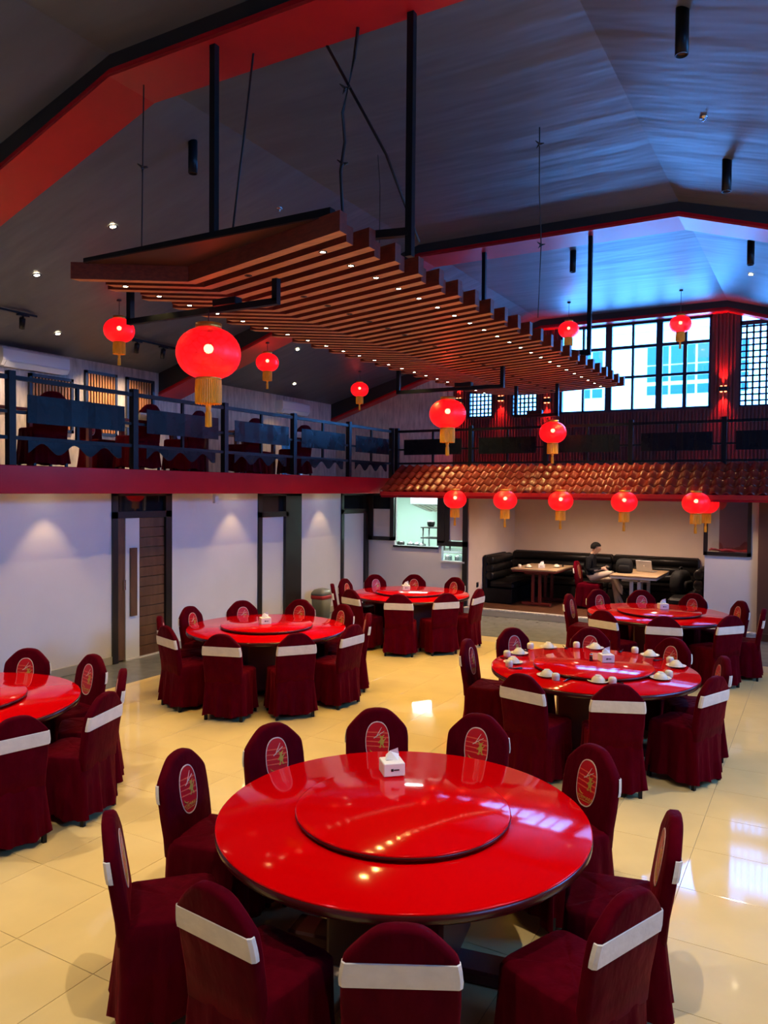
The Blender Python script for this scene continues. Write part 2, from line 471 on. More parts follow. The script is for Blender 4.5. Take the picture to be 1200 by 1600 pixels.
# ---- upper back wall
BW = [(-5.25, -2.06, 4.18, 6.10), (-1.53, 2.6, 4.18, 6.08), (-7.50, -6.88, 4.18, 4.80), (-6.40, -5.78, 4.18, 4.80)]
b = wall_holes(1, YB, 0.2, XU - 0.2, XR + 0.2, ZB - 0.2, 6.9, BW)
wb = struct(b.build('wall_back', Mt['ribs']), 'back balcony wall with red-brown ribbed cladding and windows')
quick('rendered_panel', Mt['concrete'], wb, XU, -7.9, YB - 0.02, YB, ZB, 6.4)
b = MB()
x = -7.86
while x < 0.9:
    blocks = [h for h in BW if h[0] - 0.05 < x < h[1] + 0.02]
    zs = [(ZB, 6.5)]
    for h in blocks:
        zs = [(ZB, h[2] - 0.03)] + ([(h[3] + 0.03, 6.5)] if h[3] < 6 else [])
    for z0, z1 in zs:
        b.box(x, x + 0.035, YB - 0.03, YB, z0, z1)
    x += 0.07
o = b.build('cladding_ribs', Mt['ribs'], wb); o['kind'] = 'stuff'
# ---- right wall, wall behind the camera
RW = [(0.5, 3.9, 3.80, 4.40), (6.6, 10.0, 3.30, 4.40), (12.7, 16.1, 3.80, 4.40)]
b = wall_holes(0, XR, 0.2, YF, YB + 0.2, -0.2, 5.2, RW)
struct(b.build('wall_right', Mt['wall']), 'right side wall of the hall')
for i, h in enumerate(RW):
    b = MB()
    for k in range(5):
        y = h[0] + (h[1] - h[0]) * k / 4
        b.box(XR + 0.05, XR + 0.1, y - 0.03, y + 0.03, h[2], h[3])
    for z in (h[2], h[3]):
        b.box(XR + 0.05, XR + 0.1, h[0], h[1], z - 0.03, z + 0.03)
    struct(b.build('window_%d' % (i + 10), Mt['winframe']), 'steel window in the right wall')
struct(quick('wall_front', Mt['wall'], None, XU - 0.2, XR + 0.2, YF - 0.2, YF, -0.2, 6.9), 'wall behind the viewer')

# ---- big back window: steel frame, individual panes
def framed_window(n, x0, x1, z0, z1, vx, hz, y=YB + 0.06, label='', w=0.022):
    root = empty('window_%d' % n, ((x0 + x1) / 2, y, z0)); struct(root, label)
    cx = (x0 + x1) / 2
    L = lambda v: v - cx
    fb = MB()
    fb.box(L(x0), L(x1), -0.05, 0.05, 0, 0.05).box(L(x0), L(x1), -0.05, 0.05, z1 - z0 - 0.05, z1 - z0)
    fb.box(L(x0), L(x0) + 0.05, -0.05, 0.05, 0, z1 - z0).box(L(x1) - 0.05, L(x1), -0.05, 0.05, 0, z1 - z0)
    fb.build('window_frame', Mt['winframe'], root)
    for xx, ww in vx:
        quick('mullion', Mt['winframe'], root, L(xx) - ww, L(xx) + ww, -0.04, 0.04, 0, z1 - z0)
    for zz, ww in hz:
        quick('transom', Mt['winframe'], root, L(x0), L(x1), -0.035, 0.035, zz - z0 - ww, zz - z0 + ww)
    xs = [x0] + [v for v, _ in vx] + [x1]; zs = [z0] + [v for v, _ in hz] + [z1]
    for i in range(len(xs) - 1):
        for j in range(len(zs) - 1):
            quick('pane', Mt['pane'], root, L(xs[i]), L(xs[i + 1]), 0.0, 0.004, zs[j] - z0, zs[j + 1] - z0)
    return root
framed_window(1, -5.25, -2.06, 4.18, 6.10, [(-4.73, .024), (-4.17, .07), (-3.65, .024), (-3.10, .065), (-2.58, .038)], [(4.925, .028), (5.575, .034)],
              label='large steel-framed window at the back above the balcony')
# lattice windows
def lattice_window(n, x0, x1, z0, z1, step, label, top=None):
    y = YB + 0.06
    root = empty('window_%d' % n, ((x0 + x1) / 2, y, z0)); struct(root, label)
    hw = (x1 - x0) / 2; h = z1 - z0
    b = MB()
    b.box(-hw, hw, -0.05, 0.05, 0, 0.035).box(-hw, hw, -0.05, 0.05, h - 0.035, h).box(-hw, -hw + 0.035, -0.05, 0.05, 0, h).box(hw - 0.035, hw, -0.05, 0.05, 0, h)
    if top: b.box(-hw, hw, -0.05, 0.05, top - z0 - 0.05, top - z0 + 0.04)
    b.build('window_frame', Mt['winframe'], root)
    g = MB(); ht = (top - z0) if top else h
    k = 0
    while -hw + step * k < hw:
        xx = -hw + step * k; g.box(xx - 0.019, xx + 0.019, -0.02, 0.0, 0, ht); k += 1
    k = 1
    while step * k < ht:
        g.box(-hw, hw, -0.02, 0.0, step * k - 0.016, step * k + 0.016); k += 1
    o = g.build('lattice', Mt['lattice'], root); o['kind'] = 'stuff'
    quick('pane', Mt['pane'], root, -hw, hw, 0.01, 0.014, 0, h)
lattice_window(2, -1.53, 2.6, 4.18, 6.08, 0.125, 'tall window with square wooden lattice at the right of the back wall', 5.88)
lattice_window(3, -7.50, -6.88, 4.18, 4.80, 0.10, 'small lattice window under the left of the canopy end')
lattice_window(4, -6.40, -5.78, 4.18, 4.80, 0.10, 'small lattice window between two red wall sconces')
# ---- shuttered windows on the upper left wall
for i, (y0, y1, z0, z1) in enumerate(SH):
    root = empty('window_%d' % (5 + i), (XU, (y0 + y1) / 2, z0)); struct(root, 'window with upright wooden slats in a dark frame on the rendered wall')
    hw = (y1 - y0) / 2; h = z1 - z0
    b = MB().box(0, 0.05, -hw, -hw + 0.05, 0, h).box(0, 0.05, hw - 0.05, hw, 0, h).box(0, 0.05, -hw, hw, 0, 0.05).box(0, 0.05, -hw, hw, h - 0.05, h)
    b.build('window_frame', Mt['winframe'], root)
    quick('backing', Mt['frame'], root, 0.0, 0.008, -hw, hw, 0, h)
    s = MB(); k = 0
    while -hw + 0.07 + 0.062 * k < hw - 0.06:
        yy = -hw + 0.07 + 0.062 * k; s.box(0.008, 0.035, yy, yy + 0.032, 0.04, h - 0.04); k += 1
    o = s.build('shutter_slats', Mt['shutter'], root); o['kind'] = 'stuff'
# bright doorway at the far end of the left balcony
root = empty('door_4', (XU, 15.3, ZB)); struct(root, 'glazed balcony door at the far end, bright with daylight')
b = MB().box(-0.1, -0.04, -0.42, -0.37, 0, 1.0).box(-0.1, -0.04, 0.37, 0.42, 0, 1.0).box(-0.1, -0.04, -0.42, 0.42, 0.95, 1.0)
b.build('door_frame', Mt['winframe'], root)
quick('pane', glass('dimming_glass', (0.16, 0.17, 0.18), 0.03), root, -0.07, -0.066, -0.37, 0.37, 0, 0.95)  # tint darkened to weaken the doorway's daylight reflection on the floor

# ---- kitchen wall: dark framed serving windows above a white panel
HK = [(-8.46, -7.80, 1.40, 2.36), (-7.79, -6.77, 1.25, 2.38), (-6.68, -6.18, 1.36, 2.36), (-6.70, -6.18, 1.00, 1.30)]
b = wall_holes(1, YK, 0.10, XL - 0.1, -6.12, 0, 2.48, HK)
struct(b.build('wall_kitchen', Mt['wall']), 'white kitchen wall with serving windows')
kw = empty('window_9', (-7.3, YK - 0.01, 1.0)); struct(kw, 'dark framed kitchen serving window under the tiled roof')
def kbox(name, m, x0, x1, z0, z1, y0=-0.03, y1=0.06):
    return quick(name, m, kw, x0 + 7.3, x1 + 7.3, y0, y1, z0 - 1.0, z1 - 1.0)
fb = MB()
for (x0, x1, z0, z1) in [(-8.44, -8.30, 1.36, 2.38), (-7.88, -7.79, 1.36, 2.38), (-8.44, -7.79, 1.36, 1.44), (-8.44, -7.79, 2.30, 2.38),
                         (-6.78, -6.62, 1.36, 2.38), (-6.22, -6.12, 0.0, 2.38), (-6.78, -6.12, 1.30, 1.40), (-6.78, -6.12, 2.30, 2.38), (-7.80, -6.77, 1.23, 1.27), (-8.47, -8.42, 0, 2.38)]:
    fb.box(x0 + 7.3, x1 + 7.3, -0.04, 0.06, z0 - 1.0, z1 - 1.0)
fb.build('window_frame', Mt['frame'], kw)
kbox('pane', Mt['frost'], -8.30, -7.88, 1.44, 2.02, 0.0, 0.01)
kbox('pane', Mt['dark_glass'], -8.30, -7.88, 2.02, 2.30, 0.0, 0.01)
kbox('pane', Mt['frost'], -6.52, -6.24, 1.42, 2.18, 0.0, 0.01)
kbox('pane', Mt['dark_glass'], -6.62, -6.24, 2.18, 2.30, 0.0, 0.01)
kbox('mullion', Mt['frame'], -6.62, -6.52, 1.40, 2.30)
kbox('hatch_trim', Mt['ac'], -6.72, -6.17, 0.97, 1.0, -0.05, 0.06)
# kitchen room behind
kr = MB()
kr.box(-10.6, -6.22, 17.1, 17.2, 0, 2.48).box(-6.22, -6.14, YK + 0.1, 17.2, 0, 2.48).box(-10.7, -10.6, 12.0, 17.2, 0, 2.48)
kr.box(-10.6, XL - 0.15, 11.9, 12.0, 0, 2.48)
struct(kr.build('wall_kitchen_inner', Mt['k_wall']), 'pale green kitchen walls')
# ---- alcove
RA = -1.66
b = MB().box(-6.14, -6.10, YK, 16.8, 0, 2.48)
struct(b.build('wall_alcove_left', Mt['alcove']), 'beige left wall of the booth alcove')
b = MB().box(-6.12, 3.0, 16.78, 16.9, 0, 2.48)
struct(b.build('wall_alcove_back', Mt['alcove']), 'beige back wall of the booth alcove')
pf = MB().box(-6.10, XR, 13.98, 16.78, -0.004, 0.12)
struct(pf.build('floor_alcove', Mt['brown_floor']), 'raised brown floor of the booth alcove')
st = MB().cbox(-6.10, -0.9, 13.955, 13.985, 0.0, 0.10, 0.004)
struct(st.build('trim_5', Mt['board']), 'pale step riser of the alcove')
st = MB().cbox(-6.10, -0.9, 13.945, 14.05, 0.10, 0.135, 0.006)
struct(st.build('trim_6', mat('marble_nosing', (0.62, 0.58, 0.55), 0.25, noise=0.25, nscale=25)), 'white marble nosing of the alcove step')
# right partition with a glazed hatch
b = wall_holes(1, YK, 0.1, -1.73, XR, 0, 2.48, [(-1.70, -1.05, 1.41, 2.38)])
wr = struct(b.build('wall_partition', Mt['wall']), 'white partition beside the alcove with a dark window')
pw = empty('window_13', (-1.38, YK - 0.02, 1.36)); struct(pw, 'dark arched hatch window above the white partition')
fb = MB().box(-0.37, -0.31, -0.02, 0.06, 0, 1.02).box(0.31, 0.37, -0.02, 0.06, 0, 1.02).box(-0.37, 0.37, -0.02, 0.06, 0, 0.06).box(-0.37, 0.37, -0.02, 0.06, 0.97, 1.03)
fb.build('window_frame', Mt['frame'], pw)
quick('pane', Mt['pane'], pw, -0.31, 0.31, 0.0, 0.005, 0.06, 0.97)
b = MB().box(-1.66, -0.2, 15.6, 15.7, 0.1, 2.48).box(-0.25, -0.15, YK + .1, 15.6, .1, 2.48)
struct(b.build('wall_partition_inner', mat('dark_red_room', (0.10, 0.012, 0.014), 0.6)), 'dark red room behind the hatch')
b = MB().cbox(-0.90, -0.55, YK - 0.14, YK, 0, 2.45, 0.01)
struct(b.build('trim_7', mat('brown_pillar', (0.12, 0.05, 0.03), 0.4)), 'brown pillar at the right end of the partition')
# ---- outside
fa = empty('building', (-4.0, 28.0, 0.0)); tag(fa, 'white building with teal windows seen through the big back window', 'building')
quick('facade_wall', Mt['facade'], fa, -8, 7, 0.0, 1.0, 4.6, 9.5)
for row, (z0, z1) in enumerate([(6.83, 7.45), (6.48, 6.78), (6.24, 6.40), (5.79, 6.10)]):
    for (x0, x1) in [(-5.40, -5.10), (-4.95, -4.70), (-4.62, -4.22), (-4.12, -3.84), (-3.76, -3.38), (-3.2, -2.8), (-2.6, -2.2), (-7.62, -7.38), (-7.3, -6.95)]:
        if x0 < -6.5 and row in (2,): continue
        quick('window', Mt['teal'], fa, x0 + 4.0, x1 + 4.0, -0.03, 0.02, z0, z1)
quick('ledge', Mt['facade'], fa, -8, 7, -0.15, 0.0, 5.25, 5.35)
quick('ledge', Mt['facade'], fa, -8, 7, -0.25, 0.0, 8.0, 8.12)

# ================================================================== LEFT WALL DOORS
def dl(n, label, y0, y1):
    r = empty('door_%d' % n, (XL, (y0 + y1) / 2, 0)); struct(r, label); return r
d = dl(1, 'brown wood double door with white strip and long handle, in a dark frame', *D1)
hw = (D1[1] - D1[0]) / 2
fb = MB().box(-0.1, 0.03, -hw, -hw + 0.09, 0, 2.36).box(-0.1, 0.03, hw - 0.12, hw, 0, 2.36).box(-0.1, 0.03, -hw, hw, 2.0, 2.09).box(-0.1, 0.03, -hw, hw, 2.31, 2.37)
fb.build('door_frame', Mt['frame'], d)
quick('transom_pane', Mt['dark_glass'], d, -0.05, -0.04, -hw + 0.09, hw - 0.12, 2.09, 2.31)
lf = quick('side_leaf', Mt['door'], d, -0.05, -0.01, -hw + 0.09, -hw + 0.24, 0.02, 2.0)
quick('door_lock', Mt['chrome'], lf, -0.01, 0.02, -hw + 0.20, -hw + 0.235, 1.0, 1.14)
lw = quick('white_strip', Mt['door_white'], d, -0.05, -0.005, -hw + 0.25, -hw + 0.50, 0.02, 2.0)
quick('handle', Mt['door'], lw, -0.005, 0.03, -hw + 0.32, -hw + 0.43, 0.62, 1.58)
for k in range(14):
    z = 0.02 + k * 1.98 / 14
    MB().cbox(-0.05, -0.008, -hw + 0.505, hw - 0.12, z + 0.003, z + 1.98 / 14 - 0.003, 0.004).build('door_board', Mt['door'], d)
quick('threshold', Mt['ac'], d, -0.1, 0.01, -hw + 0.24, hw - 0.1, 0.0, 0.02)
d = dl(2, 'dark framed door with tall pale frosted panel and dark glass transom', *D2)
hw = (D2[1] - D2[0]) / 2
fb = MB().box(-0.1, 0.03, -hw, -hw + 0.10, 0, 2.36).box(-0.1, 0.03, hw - 0.48, hw, 0, 2.36).box(-0.1, 0.03, -hw, hw - 0.4, 1.93, 2.02).box(-0.1, 0.03, -hw, hw, 2.30, 2.37)
fb.build('door_frame', Mt['frame'], d)
quick('transom_pane', Mt['dark_glass'], d, -0.05, -0.04, -hw + 0.10, hw - 0.48, 2.02, 2.30)
quick('frosted_panel', Mt['frost'], d, -0.05, -0.03, -hw + 0.10, hw - 0.48, 0.02, 1.93)
d = dl(3, 'narrow dark framed door with pale panel next to the kitchen wall', *D3)
hw = (D3[1] - D3[0]) / 2
fb = MB().box(-0.1, 0.03, -hw, -hw + 0.08, 0, 2.36).box(-0.1, 0.03, hw - 0.10, hw, 0, 2.36).box(-0.1, 0.03, -hw, hw, 1.93, 2.02).box(-0.1, 0.03, -hw, hw, 2.30, 2.37)
fb.build('door_frame', Mt['frame'], d)
quick('transom_pane', Mt['dark_glass'], d, -0.05, -0.04, -hw + 0.08, hw - 0.1, 2.02, 2.30)
quick('pale_panel', Mt['frost'], d, -0.05, -0.03, -hw + 0.20, hw - 0.10, 0.02, 1.93)
# rooms behind doors stay closed and dark
b = MB().box(-9.4, XL - 0.15, 6.9, 7.0, 0, 2.48).box(-9.4, XL - 0.15, 9.0, 9.1, 0, 2.48).box(-9.45, -9.4, 6.9, 12.0, 0, 2.48)
struct(b.build('wall_left_inner', Mt['wall']), 'walls of the rooms behind the left doors')

# ================================================================== CHAIRS
def lean(z): return -0.195 - max(0, z - 0.45) * 0.16
HWP = [(0.0, .205), (.45, .205), (.60, .213), (.72, .213), (.775, .207), (.80, .199), (.835, .168), (.87, .133), (.90, .098), (.915, .068), (.9205, .036), (.922, .020)]
def half_w(z):
    for (z0, w0), (z1, w1) in zip(HWP, HWP[1:]):
        if z0 <= z <= z1: return w0 + (w1 - w0) * (z - z0) / (z1 - z0)
    return 0.03
def back_mesh():
    zs = [.40, .50, .60, .70, .75, .775, .795, .81, .83, .845, .863, .88, .893, .905, .912, .917, .922]
    out = [(half_w(z), z) for z in zs] + [(-half_w(z), z) for z in reversed(zs)]
    n = len(out); cz = .66
    rings = []
    for y, ins in ((-.032, .020), (-.028, .008), (-.018, .0), (.018, .0), (.028, .008), (.032, .020)):
        ring = []
        for x, z in out:
            k = 1 - ins / .21
            zz = cz + (z - cz) * (1 - ins / .26) if z > .41 else z
            ring.append((x * k, lean(zz) + y, zz))
        rings.append(ring)
    return MB().loft(rings, True, True)
def skirt_mesh():
    N = 96; rings = []
    for z, ex, wav in ((.485, -.006, 0), (.475, .0, 0), (.42, .002, .001), (.36, .004, .004), (.24, .010, .010), (.12, .018, .016), (.055, .022, .020)):
        hx, y0, y1 = .212 + ex, -.225 - ex, .225 + ex
        per = []
        for k in range(N):
            t = k / N * 4
            s = int(t); u = (t - s) * 2 - 1
            cxm, cym = 0, (y0 + y1) / 2; hy = (y1 - y0) / 2
            x, y = ((u * hx, -hy), (hx, u * hy), (-u * hx, hy), (-hx, -u * hy))[s]
            # round the corners
            d = math.hypot(x, y); m = max(abs(x) / hx, abs(y) / hy)
            f = 1 - 0.06 * max(0, (min(abs(x) / hx, abs(y) / hy) - .75) / .25)
            w = wav * (math.sin(k * 2 * PI / N * 11 + 1.3) + .5 * math.sin(k * 2 * PI / N * 23))
            x *= f; y *= f
            nx, ny = (0, -1) if s == 0 else (1, 0) if s == 1 else (0, 1) if s == 2 else (-1, 0)
            zz = z + (0.012 * math.sin(k * 2 * PI / N * 5) if z < .06 else 0)
            per.append((x + nx * w, y + ny * w + cym, zz))
        rings.append(per)
    return MB().loft(rings, True, False)
def seat_mesh():
    N = 40; rings = []
    for z, k in ((.44, 1.0), (.475, 1.0), (.487, .97), (.493, .90), (.496, .6), (.497, .1)):
        per = []
        for i in range(N):
            a = 2 * PI * i / N; c, s = math.cos(a), math.sin(a)
            e = .28
            per.append((.212 * k * math.copysign(abs(c) ** e, c), .226 * k * math.copysign(abs(s) ** e, s) + .002, z + (.004 * math.sin(i * .9) if k < .95 else 0)))
        rings.append(per)
    return MB().loft(rings, True, True)
def sash_mesh():
    rings = []
    for z, o in ((.690, .001), (.693, .004), (.72, .005), (.75, .0045), (.786, .004), (.789, .001)):
        w = half_w(z) + o + .001; t = .032 + o; y = lean(z)
        rings.append([(w, y - .006, z), (w, y - t + .012, z), (w - .012, y - t, z), (-w + .012, y - t, z), (-w, y - t + .012, z), (-w, y - .006, z)])
    return MB().loft(rings, False, False, False)
def on_back(x, z, off):     # point on the front of the backrest
    return (x, lean(z) + .032 + off, z)
EZ = .708; EW, EH = .082, .135
def stadium(k=1.0, n=40):
    pts = []
    for i in range(n):
        a = 2 * PI * i / n; c, s = math.cos(a), math.sin(a)
        pts.append((EW * k * math.copysign(abs(c) ** .85, c), EH * k * math.copysign(abs(s) ** .85, s)))
    return pts
def flat(polys, off, th=.0012):
    b = MB()
    for poly in polys:
        n = len(poly)
        vs = [on_back(x, EZ + z, off) for x, z in poly] + [on_back(x, EZ + z, off + th) for x, z in poly]
        b.add(vs, [tuple(range(n)), tuple(range(2 * n - 1, n - 1, -1))] + [(k, (k + 1) % n, n + (k + 1) % n, n + k) for k in range(n)])
    return b
def bar(x0, z0, x1, z1, w):
    dx, dz = x1 - x0, z1 - z0; L = math.hypot(dx, dz); nx, nz = -dz / L * w, dx / L * w
    return [(x0 + nx, z0 + nz), (x0 - nx, z0 - nz), (x1 - nx * .6, z1 - nz * .6), (x1 + nx * .6, z1 + nz * .6)]
def text_mesh(txt, size, x, z):
    cu = bpy.data.curves.new('lettering', 'FONT'); cu.body = txt; cu.size = size; cu.align_x = 'CENTER'; cu.extrude = 0.0004; cu.resolution_u = 2
    to = bpy.data.objects.new('lettering', cu); COL.objects.link(to)
    bpy.context.view_layer.update()
    me = bpy.data.meshes.new_from_object(to.evaluated_get(bpy.context.evaluated_depsgraph_get()))
    bpy.data.objects.remove(to)
    for v in me.vertices:
        # text reads correctly for someone looking at the front of the backrest (from +y)
        px, pz = -v.co.x + x, v.co.y + z
        v.co = on_back(px, EZ + pz, .0022 + (v.co.z > 0) * .0008)
    me.name = 'lettering'
    me.materials.clear(); me.materials.append(Mt['gold'])
    return me
txt_me = text_mesh('PORMARA', .029, 0, -.096)
ring_b = MB()
so, si = stadium(1.0), stadium(.95); n = len(so)
vs = [on_back(x, EZ + z, .0) for x, z in so] + [on_back(x, EZ + z, .0) for x, z in si] + [on_back(x, EZ + z, .003) for x, z in so] + [on_back(x, EZ + z, .003) for x, z in si]
fs = []
for k in range(n):
    k2 = (k + 1) % n
    fs += [(k, k2, n + k2, n + k), (2 * n + k, 3 * n + k, 3 * n + k2, 2 * n + k2), (k, 2 * n + k, 2 * n + k2, k2), (n + k, n + k2, 3 * n + k2, 3 * n + k)]
ring_b.add(vs, fs)
CM = dict(
    back=back_mesh().mesh('back_cover', Mt['cover']), skirt=skirt_mesh().mesh('skirt', Mt['cover']), seat=seat_mesh().mesh('seat_cover', Mt['cover']),
    sash=sash_mesh().mesh('sash', Mt['sash']), emblem=flat([stadium(.96)], 0.0, .0015).mesh('emblem', Mt['emblem']), rim=ring_b.mesh('emblem_rim', Mt['emblem_rim']),
    glints=flat([bar(-.074, z, .074, z + .012, .0045) for z in (.055, .025, -.005, -.035)], .0012).mesh('emblem_glints', Mt['emblem_glint']),  # pale strips paint the light reflected off the pleats
    stick=flat([bar(.01, .03, -.03, .095, .0028)], .002).mesh('chopstick', Mt['emblem_rim']), stick2=flat([bar(.025, .025, -.048, .07, .0028)], .002).mesh('chopstick', Mt['emblem_rim']),
    fig=flat([[(-.030 + .015 * math.cos(2 * PI * i / 12), .000 + .020 * math.sin(2 * PI * i / 12)) for i in range(12)],
              [(-.030 + .012 * math.cos(2 * PI * i / 10), .028 + .010 * math.sin(2 * PI * i / 10)) for i in range(10)],
              bar(-.042, .006, -.058, .022, .004), bar(-.018, .006, -.006, -.008, .004), bar(-.036, -.016, -.044, -.036, .005), bar(-.024, -.016, -.018, -.036, .005),
              bar(-.050, -.036, -.038, -.036, .003), bar(-.024, -.036, -.010, -.036, .003), bar(-.022, .036, -.012, .046, .003), bar(-.038, .036, -.048, .044, .003)], .002).mesh('gold_mark', Mt['gold']),
    line=flat([bar(-.045, -.103, .045, -.103, .0015), [(.055, -.045), (.05, -.06), (.03, -.072), (.012, -.066), (.03, -.066), (.045, -.056)]], .002).mesh('underline', Mt['gold']),
    leg=MB().box(-.014, .014, -.014, .014, 0, .10).mesh('leg', Mt['black']), txt=txt_me)
def make_chair():
    t = empty('banquet_chair')
    new_obj('back_cover', CM['back'], t); new_obj('skirt', CM['skirt'], t); new_obj('seat_cover', CM['seat'], t)
    s = new_obj('sash', CM['sash'], t); s['label'] = 'pale stretch sash'
    e = new_obj('emblem', CM['emblem'], t); e['label'] = 'oval red emblem with gold lettering'
    for nme, k in (('emblem_rim', 'rim'), ('emblem_glints', 'glints'), ('chopstick', 'stick'), ('chopstick', 'stick2'), ('gold_mark', 'fig'), ('underline', 'line'), ('lettering', 'txt')):
        new_obj(nme, CM[k], e)
    for sx in (-1, 1):
        for sy in (-1, 1):
            l = new_obj('leg', CM['leg'], t); l.location = (sx * .195, sy * .205, 0)
    return t
proto = None
def place_chair(x, y, rz, label, group, z=0.0):
    global proto
    if proto is None:
        proto = make_chair(); c = proto
    else:
        c = copy_tree(proto)
    c.location = (x, y, z); c.rotation_euler = (0, 0, rz)
    tag(c, label, 'chair', group)
    return c
HOUR = ['twelve', 'one', 'two', 'three', 'four', 'five', 'six', 'seven', 'eight', 'nine', 'ten', 'eleven']
TABLES = [
    ('nearest red table', (-1.85, 3.48), [(-3.18, 3.24), (-3.04, 3.92), (-2.64, 4.57), (-1.98, 4.81), (-1.14, 4.57), (-0.57, 3.79), (-0.60, 2.97), (-1.24, 2.33), (-1.98, 2.20), (-2.83, 2.44)]),
    ('red table laid with bowls', (-1.85, 7.28), [(-3.10, 7.18), (-2.94, 8.05), (-2.20, 8.52), (-1.30, 8.39), (-0.75, 7.69), (-0.73, 6.82), (-1.36, 6.14), (-2.12, 6.06)]),
    ('red table before the alcove', (-1.93, 11.10), [(-3.21, 11.16), (-2.98, 11.93), (-2.39, 12.23), (-1.64, 12.28), (-0.95, 11.79), (-0.63, 11.17), (-0.94, 10.30), (-1.64, 9.80), (-2.39, 9.86)]),
    ('red table by the wood door', (-5.80, 7.37), [(-6.73, 6.54), (-6.98, 7.29), (-6.75, 8.04), (-6.16, 8.56), (-5.42, 8.50), (-4.78, 8.06), (-4.52, 7.28), (-4.75, 6.54), (-5.37, 6.07), (-6.20, 6.12)]),
    ('red table by the kitchen window', (-5.75, 11.0), [(-6.77, 10.27), (-6.99, 10.97), (-6.88, 11.80), (-6.30, 12.20), (-5.50, 12.21), (-4.55, 10.98), (-4.75, 10.24), (-5.29, 9.76), (-6.15, 9.83)]),
    ('red table cut by the left edge', (-5.85, 3.5), [(-6.40, 4.58), (-5.68, 4.72), (-5.01, 4.46), (-4.55, 3.89), (-4.56, 3.18)]),
]
for nm, (cx, cy), spots in TABLES:
    used = {}
    items = []
    for (x, y) in spots:
        a = math.atan2(y - cy, x - cx)
        view = math.atan2(cy, cx)              # direction from the camera to the table
        ck = ((view - a) / (2 * PI) * 12) % 12
        items.append([ck, x, y, a])
    hs = [round(i[0]) % 12 for i in items]
    for i in range(len(hs)):
        if hs.count(hs[i]) > 1:
            for j in range(len(hs)):
                if j != i and hs[j] == hs[i]:
                    lo, hi = (i, j) if items[i][0] < items[j][0] else (j, i)
                    if (hs[lo] - 1) % 12 not in hs: hs[lo] = (hs[lo] - 1) % 12
                    elif (hs[hi] + 1) % 12 not in hs: hs[hi] = (hs[hi] + 1) % 12
    for h, (ck, x, y, a) in zip(hs, items):
        face = 'sash showing' if 3.2 < ck < 8.8 else 'emblem showing'
        r = 0.265
        place_chair(x - r * math.cos(a), y - r * math.sin(a), a + PI / 2, "maroon chair, %s, at %s o'clock of the %s" % (face, HOUR[h], nm), 'covered chairs round the ' + nm)

# ================================================================== ROUND TABLES
def make_table():
    t = empty('round_table')
    MB().lathe([(0.0, .700), (.925, .700), (.945, .706), (.95, .716), (.95, .750)], 96).build('table_edge', Mt['edge'], t)
    MB().lathe([(.95, .748), (.949, .755), (.943, .759), (0.0, .760)], 96).build('tabletop', Mt['lacquer'], t)
    MB().lathe([(0.0, .760), (.10, .760), (.10, .772), (0, .772)], 32).build('turntable_bearing', Mt['edge'], t)
    tt = MB().lathe([(0.0, .772), (.545, .772), (.553, .776), (.553, .790)], 96).build('turntable', Mt['edge'], t)
    MB().lathe([(.553, .789), (.551, .796), (.545, .799), (0.0, .800)], 96).build('turntable_top', Mt['lacquer'], tt)
    MB().cbox(-.30, .30, -.30, .30, .06, .70, .02).build('pedestal', Mt['base'], t)
    MB().cbox(-.62, .62, -.09, .09, 0, .07, .012).build('foot', Mt['base'], t)
    MB().cbox(-.09, .09, -.62, .62, 0, .07, .012).build('foot', Mt['base'], t)
    MB().cbox(-.55, .55, -.05, .05, .64, .700, .006).build('apron', Mt['base'], t)
    return t
tb = None
TL = ['large round red lacquer table with turntable, nearest to the viewer', 'round red table laid with bowls and cups, right of the middle',
      'round red table in front of the booth alcove', 'round red table in front of the brown wood door', 'round red table in front of the kitchen window', 'round red table cut off by the left edge of the photo']
for (nm, (cx, cy), _), lab in zip(TABLES, TL):
    if tb is None: tb = make_table(); t = tb
    else: t = copy_tree(tb)
    t.location = (cx, cy, 0); t.rotation_euler = (0, 0, .45 + cx)
    tag(t, lab, 'table', 'round red banquet tables')

# ---- tissue boxes
def tissue_box(x, y, rz, label, z=.80):
    t = empty('tissue_box', (x, y, z), rz)
    MB().cbox(-.062, .062, -.062, .062, 0, .075, .004).build('box', Mt['paper'], t)
    b = MB()
    b.add([(-.04, .005, .072), (.035, -.012, .072), (.045, .02, .10), (-.01, .01, .125), (.035, .0, .145), (-.03, .02, .10), (-.005, .03, .075)],
          [(0, 1, 3), (1, 2, 3), (2, 4, 3), (0, 3, 5), (5, 3, 4), (5, 4, 6), (6, 4, 2)])
    o = b.build('tissue', Mt['tissue'], t)
    sm = o.modifiers.new('thickness', 'SOLIDIFY'); sm.thickness = .002
    m = MB().box(-.02, -.006, -.0635, -.0618, .03, .045).box(-.004, .028, -.0635, -.0618, .034, .041)
    m.build('printed_mark', Mt['ink'], t)
    MB().box(-.035, .035, -.006, .006, .0745, .0757).build('slot', Mt['ink'], t)
    tag(t, label, 'tissue box', 'white tissue boxes on the tables')
tissue_box(-2.12, 3.85, .75, 'white tissue box with small dark mark on the nearest red table')
tissue_box(-1.77, 7.45, .6, 'white tissue box on the table laid with bowls')
tissue_box(-1.90, 11.25, .5, 'white tissue box on the red table before the alcove')
tissue_box(-5.82, 7.36, .9, 'white tissue box on the red table by the wood door')
tissue_box(-5.87, 11.08, .6, 'cream tissue box on the red table by the kitchen window')
s = empty('shaker', (-1.90, 7.40, .80)); tag(s, 'small steel-topped shaker beside the tissue box on the laid table', 'shaker')
MB().lathe([(.016, 0), (.017, .005), (.014, .04), (.015, .05)], 16).build('body', Mt['dark_glass'], s)
